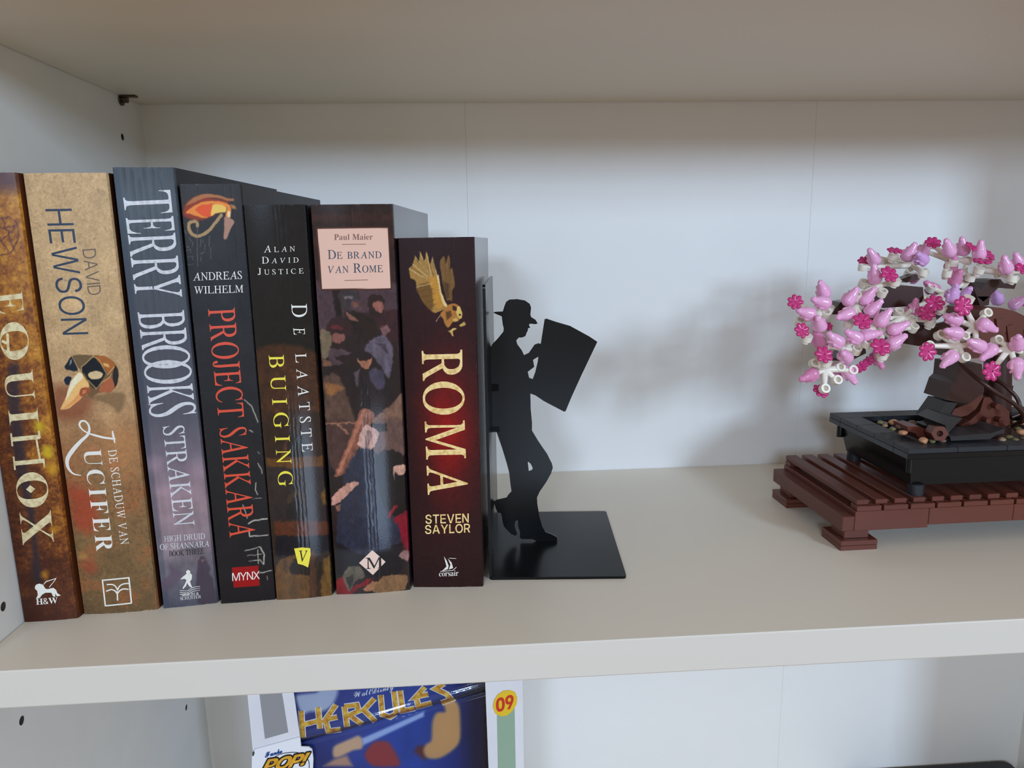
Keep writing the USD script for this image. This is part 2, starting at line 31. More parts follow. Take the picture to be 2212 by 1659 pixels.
66,171,94,164,95,164,95,164,95,164,96,164,96,164,96,164,96,164,100,166,100,166,100,166,100,166,101,167,101,167,105,173,107,173,109,124,105,124,100,136,100,136,100,137,94,147,93,147,93,147,84,156,84,156,84,156,84,157,72,163,72,163,72,163,72,163,71,163,53,164,53,164,52,164,52,164,47,163,46,163,46,163,46,163,46,163,45,162,36,155,36,155,36,154,36,154,36,154,33,148,33,148,33,148,33,147,33,147,33,147,33,147,34,133,34,133,34,132,34,132,34,132,34,132,35,131,44,121,44,121,44,121,44,121,44,121,93,96,109,81,115,67,116,43,111,26,106,16,93,5,74,-2,49,-2,22,7,21,7,21,8,21,8,16,8,16,8,15,8,15,8,15,7,10,6,10,6,10,6,10,5,9,5,9,5,9,5,9,5,4,-2,0,-2]]],"bu":[186,[[0,163,0,168,66,168,66,38,66,38,66,37,66,37,68,28,68,28,69,28,69,28,69,27,73,22,73,22,73,22,73,21,74,21,74,21,82,17,82,17,82,17,83,17,83,17,83,17,93,17,93,17,93,17,94,17,94,17,108,24,108,24,109,24,109,24,109,24,109,24,118,35,118,35,119,36,119,36,119,36,119,36,119,37,119,37,119,143,119,144,119,144,117,151,117,151,117,151,117,151,117,151,112,159,112,159,111,160,111,160,111,160,111,160,111,160,104,163,104,163,103,163,103,163,103,163,98,163,98,168,165,168,166,28,166,28,166,28,166,27,166,27,167,27,167,27,173,17,174,17,174,17,174,17,174,16,174,16,175,16,175,16,175,16,186,14,186,10,151,6,151,6,119,-1,119,17,119,18,119,18,119,18,119,18,119,19,118,19,118,19,118,19,118,19,116,21,116,21,116,21,116,21,116,21,115,21,115,21,115,21,115,21,114,21,114,21,114,21,114,21,113,21,113,21,113,21,96,6,75,-2,51,-2,36,4,27,14,20,35,18,147,18,147,18,148,18,148,18,
148,14,158,14,158,14,158,13,158,13,159,13,159,13,159,13,159,5,163,5,163,4,163,4,163,4,163,4,163]]],"bPI":[290,[[0,245,0,257,290,256,290,248,288,243,272,241,263,238,259,233,255,224,254,109,259,6,218,-5,211,-5,205,-1,210,93,210,222,207,229,197,233,101,233,87,230,81,222,80,71,83,10,42,-4,37,-4,33,-1,32,23,34,65,34,208,33,223,31,233,28,236,12,243]]],"b&":[197,[[0,56,1,81,8,97,26,118,48,136,30,161,21,183,19,192,21,210,29,229,42,243,64,252,92,253,107,250,118,244,133,231,139,220,142,208,141,186,134,170,127,161,107,142,92,133,92,129,144,67,149,75,152,86,155,110,183,110,183,95,180,75,177,64,165,42,197,2,197,0,162,0,144,20,138,14,122,5,99,-2,68,-3,54,-1,38,5,17,19,5,39],[31,56,36,44,45,34,58,26,66,24,94,25,114,33,125,43,102,73,67,113,51,102,37,87,31,72],[50,192,56,175,71,154,74,154,104,178,111,192,111,207,108,215,100,222,88,227,77,227,64,222,55,214,50,202]]],"s&":[197,[[0,56,1,81,8,97,26,118,48,136,30,161,21,183,19,192,21,210,29,229,42,243,64,252,92,253,107,250,118,244,133,231,139,220,142,208,141,186,134,170,127,161,107,142,92,133,92,129,144,67,149,75,152,86,155,110,183,110,183,95,180,75,177,64,165,42,197,2,197,0,162,0,144,20,138,14,122,5,99,-2,68,-3,54,-1,38,5,17,19,5,39],[31,56,36,44,45,34,58,26,66,24,94,25,114,33,125,43,102,73,67,113,51,102,37,87,31,72],[50,192,56,175,71,154,74,154,104,178,111,192,111,207,108,215,100,222,88,227,77,227,64,222,55,214,50,202]]],"iA":[220,[[0,0,91,250,127,251,220,0,186,0,166,58,160,70,59,70,57,68,34,0],[69,99,70,97,150,98,110,220,107,217,95,175]]],
"iD":[197,[[0,251,94,251,120,247,138,240,155,229,169,217,180,201,190,178,196,151,197,111,195,93,189,71,179,49,171,38,162,29,146,16,123,6,92,0,0,0],[32,30,33,29,87,29,115,34,137,47,149,60,158,76,166,109,166,142,163,162,157,178,148,193,135,206,116,217,89,222,32,222]]],"iE":[155,[[0,251,153,251,153,222,32,222,33,141,144,141,144,112,33,112,32,30,33,29,155,29,155,0,0,0]]],"iH":[195,[[0,250,32,250,33,142,161,142,163,144,163,250,195,250,195,0,163,0,163,112,161,114,33,113,32,0,0,0]]],"iI":[36,[[0,0,36,0,36,250,0,250]]],"iL":[148,[[0,251,32,251,32,29,148,29,148,0,0,0]]],"iM":[251,[[0,250,46,250,109,89,124,40,126,39,127,40,144,95,204,249,251,250,251,0,219,0,220,205,219,207,217,206,196,143,139,0,111,0,53,146,33,204,30,205,30,0,0,0]]],"iN":[200,[[0,251,39,250,143,86,165,45,167,44,169,46,167,251,200,251,200,0,159,1,69,143,34,205,31,207,30,206,30,195,32,166,32,0,0,0]]],"iO":[222,[[0,110,0,140,3,164,8,180,18,202,30,218,47,234,70,247,80,250,100,253,132,252,153,247,169,239,182,228,200,209,210,190,216,175,221,148,222,117,218,83,211,62,197,38,181,21,169,11,142,0,123,-3,91,-2,62,7,42,19,29,33,14,56,6,77],[31,108,36,85,44,66,58,47,69,38,83,31,103,26,119,26,139,31,158,42,171,54,176,63,186,82,192,112,192,137,188,159,183,173,170,196,158,208,139,219,119,224,103,224,83,219,69,212,58,203,47,190,39,175,31,142]]],"iR":[180,[[0,250,108,249,123,245,138,239,157,221,166,204,171,183,171,163,167,146,156,124,142,111,127,104,126,102,175,11,180,0,142,1,100,83,90,97,33,97,32,0,0,0],[32,128,33,126,94,126,114,131,
122,136,133,148,139,166,138,188,129,206,120,214,101,221,33,222]]],"iS":[181,[[0,65,32,65,37,49,49,36,62,29,81,24,100,24,113,26,131,35,142,44,150,61,150,76,145,87,135,96,123,102,57,122,31,135,19,146,10,161,7,174,7,192,13,212,24,228,40,241,62,250,81,253,114,252,136,245,154,235,165,224,172,213,177,201,178,187,147,187,142,202,129,215,108,224,83,225,71,222,57,217,44,205,38,192,38,177,42,168,58,154,81,145,110,138,134,130,150,122,166,109,177,94,180,84,181,59,177,41,166,24,157,15,147,8,128,0,104,-5,77,-5,62,-2,49,1,34,8,16,23,8,34,3,45]]],"iT":[189,[[0,222,0,251,189,251,189,222,111,222,111,0,79,0,79,222]]],"iV":[219,[[0,251,32,251,34,249,88,97,108,33,110,31,112,32,124,73,185,250,219,251,218,244,128,0,91,1,1,244]]],"iW":[321,[[0,251,32,251,33,249,77,79,84,42,86,36,88,38,102,101,142,251,179,250,222,85,232,40,234,39,236,41,243,77,288,250,320,251,321,249,319,240,253,1,252,0,214,1,170,166,160,208,158,207,149,161,106,0,68,0,0,247]]],"iX":[214,[[0,0,88,128,6,248,6,250,42,250,92,178,108,151,140,202,174,250,210,250,127,129,214,0,178,0,135,61,107,105,105,103,97,88,37,0]]],"iY":[216,[[0,249,1,251,38,250,91,164,108,132,110,133,123,159,177,248,180,251,216,250,124,102,124,0,92,0,92,102]]],"lH":[188,[[0,250,25,250,26,138,162,138,163,139,163,250,188,250,188,0,163,0,163,115,162,116,26,116,25,0,0,0]]],"lE":[160,[[0,249,160,249,159,227,26,227,25,226,26,138,148,138,150,137,150,116,26,116,25,22,159,22,160,0,0,0]]],"lW":[313,[[0,249,25,250,26,248,70,84,81,33,83,31,86,33,94,71,140,247,143,250,170,250,174,
243,208,114,227,34,230,32,232,33,247,97,287,248,288,250,313,250,244,0,215,0,213,2,169,166,159,211,156,213,154,211,148,183,99,1,68,0]]],"lS":[178,[[0,74,25,74,27,56,35,42,52,26,67,21,80,18,100,18,113,21,131,28,142,37,149,48,153,60,152,77,144,91,136,97,120,105,54,123,25,138,15,148,8,161,5,175,5,192,10,212,19,226,38,241,57,249,77,252,108,251,126,247,148,233,159,221,166,210,170,196,171,178,147,178,143,198,136,210,130,215,114,225,96,229,72,228,62,226,49,219,40,212,32,199,30,189,30,179,34,166,49,153,77,142,99,137,132,127,155,114,168,102,177,82,178,58,174,40,166,26,148,10,127,0,103,-5,78,-5,58,-1,34,9,15,26,2,51]]],"lO":[221,[[0,111,0,139,3,162,9,182,18,201,30,217,43,231,58,241,76,249,99,253,122,253,145,249,161,242,179,229,196,211,210,187,216,171,221,139,221,111,218,88,210,63,196,39,179,21,163,9,145,1,122,-3,91,-2,67,5,43,19,25,39,10,65,3,88],[25,112,29,90,33,75,44,55,53,44,63,35,80,25,103,19,127,21,142,25,158,35,174,51,181,61,192,85,196,112,196,138,189,172,181,189,167,207,155,218,142,225,119,231,95,229,80,225,63,216,53,206,44,195,33,175,26,148]]],"lN":[192,[[0,250,27,250,31,247,166,38,168,40,167,249,192,250,192,0,163,0,161,2,25,210,24,209,25,0,0,0]]],"lD":[193,[[0,249,91,249,113,245,132,239,150,228,166,213,175,201,184,183,192,151,193,111,191,92,184,67,175,49,167,38,158,29,142,16,122,7,98,1,0,0],[25,23,26,22,86,22,112,27,128,36,139,44,152,59,160,75,164,90,168,112,168,138,163,165,153,189,144,202,133,211,117,220,89,227,25,226]]],"lA":[211,[[0,0,90,247,92,250,120,250,211,0,185,0,158,
73,52,73,26,0],[61,96,62,95,151,96,106,222,104,221,91,180]]],"lV":[212,[[0,249,25,250,27,248,107,26,108,27,124,78,185,248,187,250,212,249,121,0,92,0,90,3]]],"lI":[26,[[0,0,26,0,26,250,0,250]]],"mS":[194,[[0,81,41,81,42,67,52,49,61,40,78,33,90,31,108,31,127,36,138,42,148,51,153,63,151,78,145,88,129,99,97,108,68,114,42,123,29,131,14,146,8,157,5,171,5,189,7,201,13,214,31,235,49,245,68,251,83,253,109,253,124,251,136,248,151,241,167,228,181,208,186,193,187,174,148,174,144,190,138,200,133,206,118,214,103,218,80,217,72,214,59,207,48,194,46,187,46,178,52,165,61,157,90,147,143,134,165,124,182,109,189,97,193,86,194,62,188,40,181,29,172,18,159,9,144,2,112,-5,75,-3,49,3,26,17,11,34,2,56]]],"mT":[198,[[0,214,0,250,198,250,198,214,120,213,120,0,79,0,79,214]]],"mE":[172,[[0,250,172,250,172,214,43,214,41,213,42,145,163,144,163,109,42,109,42,36,172,36,172,0,0,0]]],"mV":[229,[[0,250,46,249,97,100,114,46,116,42,119,47,136,107,185,250,229,250,141,0,89,0]]],"mN":[204,[[0,250,47,249,162,65,163,66,163,250,204,250,204,0,157,1,76,130,46,182,43,184,41,182,41,0,0,0]]],"mA":[231,[[0,0,89,250,141,250,231,0,185,0,164,62,66,62,45,0],[78,98,79,96,152,97,126,175,118,205,116,208,114,207,104,174]]],"mY":[225,[[0,248,0,250,47,250,113,141,177,250,225,250,133,98,133,0,92,0,92,98]]],"mL":[159,[[0,250,41,250,42,36,159,36,159,0,0,0]]],"mO":[232,[[0,110,0,139,3,162,8,178,18,200,30,216,48,233,65,243,84,250,104,253,136,252,158,247,177,237,189,228,209,206,221,183,228,162,232,139,231,100,224,71,213,49,201,32,180,14,158,
2,142,-2,127,-5,95,-3,73,2,48,16,30,33,18,49,6,78],[41,113,44,96,51,75,60,60,73,47,89,38,108,33,124,33,143,38,159,47,172,60,183,81,187,92,190,112,190,136,183,168,172,189,159,202,143,211,124,216,108,216,89,211,73,202,60,189,48,168,42,146]]],"mR":[189,[[0,250,110,250,125,248,140,243,151,237,171,220,181,202,185,189,186,161,182,144,177,132,167,119,157,110,138,101,138,99,183,15,189,3,189,0,144,0,135,15,98,88,94,93,42,92,41,0,0,0],[41,129,43,127,103,127,117,131,127,136,134,141,140,150,144,164,144,178,139,194,127,206,109,213,42,214]]],"hO":[239,[[0,110,0,139,3,163,9,182,21,204,28,213,48,233,67,243,86,250,107,253,132,253,161,248,181,239,204,221,216,208,229,182,235,163,239,139,239,110,235,86,224,55,206,31,194,19,170,6,148,-1,132,-3,107,-3,86,0,67,7,44,21,23,42,9,68,3,87],[61,113,63,97,69,80,76,68,85,59,95,53,111,48,127,48,146,54,154,60,167,75,177,103,178,113,177,147,167,175,153,191,138,199,127,202,111,202,92,196,76,182,67,164,61,138]]],"hP":[194,[[0,250,115,250,134,247,154,239,164,232,177,219,187,202,192,188,194,174,194,153,192,139,182,117,165,97,143,85,123,79,60,77,60,0,0,0],[60,126,61,125,98,125,115,131,125,139,131,151,132,170,126,186,118,195,108,199,97,202,60,201]]],"h!":[65,[[0,21,0,34,5,46,15,55,25,58,40,58,50,55,61,46,65,34,65,21,61,9,50,0,40,-3,25,-3,15,0,5,9],[1,251,64,251,60,79,6,79]]],"h0":[198,[[0,108,1,155,3,170,10,194,25,221,47,241,68,250,87,253,111,253,125,251,138,248,155,239,173,221,180,211,192,183,197,155,198,108,195,80,190,62,179,37,158,14,146,6,120,-2,87,-3,61,2,40,
14,22,33,11,53,5,75],[60,107,62,87,67,70,74,57,80,51,94,45,104,45,115,48,125,57,132,70,136,87,139,107,139,142,136,163,132,180,125,193,115,202,104,205,89,204,80,199,71,190,64,173,61,155]]],"h9":[188,[[0,156,0,178,2,192,6,202,16,220,26,232,45,244,72,253,81,255,114,253,138,247,149,241,161,233,174,218,181,206,187,188,188,180,187,150,177,119,164,96,99,0,41,0,41,3,90,74,100,88,100,91,68,89,50,93,34,100,28,104,11,122,5,135],[55,163,60,149,71,137,87,130,100,130,113,134,125,145,131,157,132,176,127,190,116,202,100,209,87,209,74,204,62,193,56,181]]],"kF":[332,[[61,133,61,152,64,162,69,174,81,191,109,217,136,233,154,241,178,247,198,250,226,249,287,234,310,234,328,242,332,241,331,233,318,221,297,209,286,206,273,206,254,210,214,225,187,231,165,231,146,226,115,208,91,186,80,169,75,157,73,134,79,123,88,117,100,117,116,127,133,144,145,167,150,189,150,213,161,214,169,205,173,194,173,165,168,146,153,124,136,110,126,106,98,102,84,105,76,109,65,121],[0,36,0,51,3,59,9,68,19,74,27,77,49,77,59,73,64,68,66,62,66,51,60,43,51,39,36,36,31,33,29,25,36,16,54,9,76,8,97,13,111,22,131,42,146,65,157,91,152,92,135,86,119,78,101,65,93,66,94,72,108,82,136,97,163,105,177,136,195,164,219,190,242,206,250,205,251,201,246,195,237,172,229,140,225,114,240,115,250,137,262,150,269,153,278,153,286,148,287,144,286,133,279,122,265,110,253,106,251,89,246,69,218,64,221,74,234,101,233,104,223,104,220,100,214,82,205,64,193,47,169,24,140,8,118,1,92,-3,47,-1,25,5,15,12,4,24],[255,120,260,119,270,127,275,136,275,141,273,143,267,
142,261,136]]],"ku":[194,[[0,74,44,120,101,122,51,31,49,18,56,16,66,22,95,52,118,85,137,120,194,122,191,114,142,30,137,16,140,13,150,15,166,27,182,44,186,44,191,36,162,9,141,-1,117,-1,104,4,96,13,93,31,72,12,52,1,43,-1,20,-1,13,1,5,8,1,16,1,33,20,75,17,76,8,68]]],"kn":[207,[[0,-3,52,72,61,89,61,92,56,93,32,68,29,68,23,76,52,105,68,117,82,122,90,122,97,120,101,114,104,105,102,84,104,82,132,108,144,116,160,122,181,121,187,117,193,110,197,100,197,82,194,74,180,51,157,23,156,14,161,13,174,22,198,44,201,44,207,36,189,19,169,4,152,-3,137,-1,125,7,118,21,118,41,121,49,130,65,166,106,165,109,160,109,140,97,115,73,93,47,60,0,21,-3]]],"kk":[191,[[0,-3,47,86,43,86,25,68,17,74,17,77,34,92,65,128,86,162,122,229,170,234,165,221,49,1,12,-3],[92,76,98,80,110,80,120,84,142,113,154,121,177,122,187,117,191,110,191,97,185,88,180,85,162,86,158,89,156,94,157,105,154,106,141,88,132,79,132,76,140,73,148,66,153,57,153,41,148,28,148,24,153,24,160,28,176,44,180,44,185,37,162,15,138,0,129,-3,114,-3,104,3,100,8,97,15,98,31,116,63,115,66,112,68,94,66,92,69]]],"ko":[150,[[0,29,0,47,4,60,9,69,33,96,48,106,69,117,88,122,114,122,128,117,137,108,142,89,141,74,136,60,121,39,126,37,141,49,146,47,150,40,130,25,110,17,94,16,84,8,61,-1,33,-3,15,5,4,17],[48,13,50,11,57,11,68,16,72,20,72,31,74,35,85,41,94,43,102,54,114,75,118,88,118,104,115,109,109,110,100,106,85,93,75,79,51,38,47,27]]],"kW":[399,[[0,116,0,130,5,149,16,169,39,197,74,226,93,237,122,247,154,250,169,247,185,241,197,231,207,217,214,190,211,166,198,136,
168,97,133,65,134,61,160,80,198,113,242,159,293,219,322,247,330,247,334,242,278,109,263,69,264,65,267,66,282,89,315,132,364,184,387,199,394,201,399,198,399,195,384,184,357,159,326,124,294,80,257,19,242,3,237,0,230,0,223,4,214,19,210,33,210,57,219,92,234,122,242,134,241,137,178,77,141,48,94,19,62,1,52,-3,45,-3,39,1,41,11,47,17,81,51,111,90,133,122,151,156,165,197,163,222,160,228,152,235,147,237,123,235,90,221,71,208,36,176,23,157,15,141,12,132,12,117,16,107,23,100,31,97,40,97,54,104,75,126,92,150,105,181,108,193,108,213,113,214,116,213,124,201,126,190,125,150,114,125,93,101,81,93,65,86,37,84,24,86,12,93,5,101]]],"ka":[184,[[0,28,1,48,15,74,33,94,59,112,89,122,113,122,122,118,130,110,137,121,182,122,138,34,134,20,141,19,147,21,174,44,177,44,184,36,146,7,129,-1,109,-3,100,1,94,7,89,22,76,9,59,0,47,-3,33,-3,15,4,5,13],[41,12,45,8,49,7,62,11,73,19,87,35,103,58,117,82,121,93,121,102,118,107,110,112,101,110,94,106,74,86,57,63,47,43,40,24]]],"kl":[157,[[0,73,34,108,42,119,108,227,117,230,157,234,144,206,53,44,44,24,44,16,49,12,60,18,92,45,100,36,72,11,55,0,44,-3,21,-1,13,3,7,9,3,17,4,41,19,74,15,74,9,68]]],"kt":[157,[[0,74,34,110,48,127,106,223,157,226,130,177,131,176,154,176,152,164,120,162,117,160,51,43,43,27,40,16,43,12,46,12,59,17,90,44,93,44,98,39,98,36,84,21,68,9,49,0,25,-3,13,1,3,15,1,32,8,52,20,76,17,77,8,68,5,68]]],"kD":[270,[[0,128,0,149,3,160,11,177,20,190,51,218,85,237,105,243,132,249,174,249,207,241,223,233,235,223,251,231,262,233,267,230,267,227,263,223,247,213,263,185,
270,157,270,124,267,106,259,80,249,57,234,36,214,17,186,3,169,-1,141,-1,122,3,108,9,76,-1,36,-3,23,0,11,5,1,17,1,27,7,36,21,43,52,43,78,37,93,32,99,32,123,67,154,129,172,158,193,186,223,215,223,218,216,223,201,231,184,237,163,239,138,238,115,231,99,223,80,210,67,196,47,167,40,152,35,133,35,114,39,105,47,96,55,93,70,93,80,96,99,107,115,121,127,138,137,157,142,177,144,201,152,202,156,197,156,184,152,161,138,130,122,109,112,100,94,89,73,82,49,82,35,86,15,100,7,110],[134,21,137,17,154,12,169,12,189,17,210,30,224,44,235,61,249,92,254,112,257,133,257,148,253,174,247,189,238,201,233,199,224,179,211,141,206,117,190,77,172,51,154,35],[15,20,22,12,37,8,60,8,74,12,82,16,84,20,72,26,48,33,28,33,20,30,15,24]]],"ki":[113,[[68,156,68,168,70,173,81,182,100,184,108,180,112,174,113,170,112,158,100,146,80,145,76,146],[0,74,43,120,97,122,92,109,48,32,41,14,48,13,58,19,85,44,88,44,93,39,93,35,72,15,52,1,39,-3,20,-3,9,1,3,8,0,15,0,32,20,75,17,76,9,68,7,68]]],"ks":[120,[[0,19,1,35,5,40,13,44,28,43,35,35,33,20,28,15,21,13,22,10,27,8,35,9,46,19,54,36,60,54,62,95,60,97,58,97,27,68,19,76,66,120,73,132,77,134,85,134,88,126,81,118,80,113,83,106,93,92,100,76,102,61,100,42,103,41,110,49,113,49,120,41,106,28,81,8,68,1,53,-3,24,-3,16,0,7,7]]],"ke":[136,[[0,33,1,52,12,72,32,93,57,110,74,118,89,122,113,122,125,117,133,109,136,104,136,88,129,76,122,69,96,53,73,45,53,41,49,38,44,21,45,13,52,9,65,9,77,12,102,23,116,34,125,43,130,44,136,36,121,23,105,12,85,3,64,-3,36,-1,16,8,5,20],[57,55,58,52,63,52,82,60,102,79,
109,96,109,101,105,110,99,110,85,100,72,83]]],"ky":[233,[[0,-81,5,-66,24,-45,39,-35,65,-20,114,-1,124,17,123,20,120,20,106,7,88,-3,73,-3,64,0,52,11,49,17,51,43,60,62,73,81,77,92,71,91,47,68,43,69,37,74,37,77,59,97,85,117,97,122,114,121,124,112,125,85,121,73,88,16,90,11,96,11,107,19,129,43,149,70,180,118,233,122,178,23,180,22,185,24,211,44,215,44,221,36,190,13,164,1,124,-64,110,-81,90,-101,81,-108,61,-117,51,-120,25,-120,12,-114,3,-104,0,-96],[21,-97,24,-103,32,-109,43,-109,54,-102,74,-75,101,-28,105,-18,98,-19,75,-29,47,-48,28,-69,21,-84]]]}
BOOKS = {"equinox":[0.0008,0.0468,3.5,0.0262,0.2289],"hewson":[0.0286,0.0524,2.71,0.0375,0.2289],"brooks":[0.0693,0.0548,7.5,0.0272,0.2315],"sakk":[0.0991,0.0572,4.36,0.0286,0.2234],"alan":[0.1288,0.0587,4.79,0.0297,0.2131],"maier":[0.1611,0.062,2.23,0.0407,0.2129],"roma":[0.2039,0.0667,-4.64,0.0393,0.1957]}
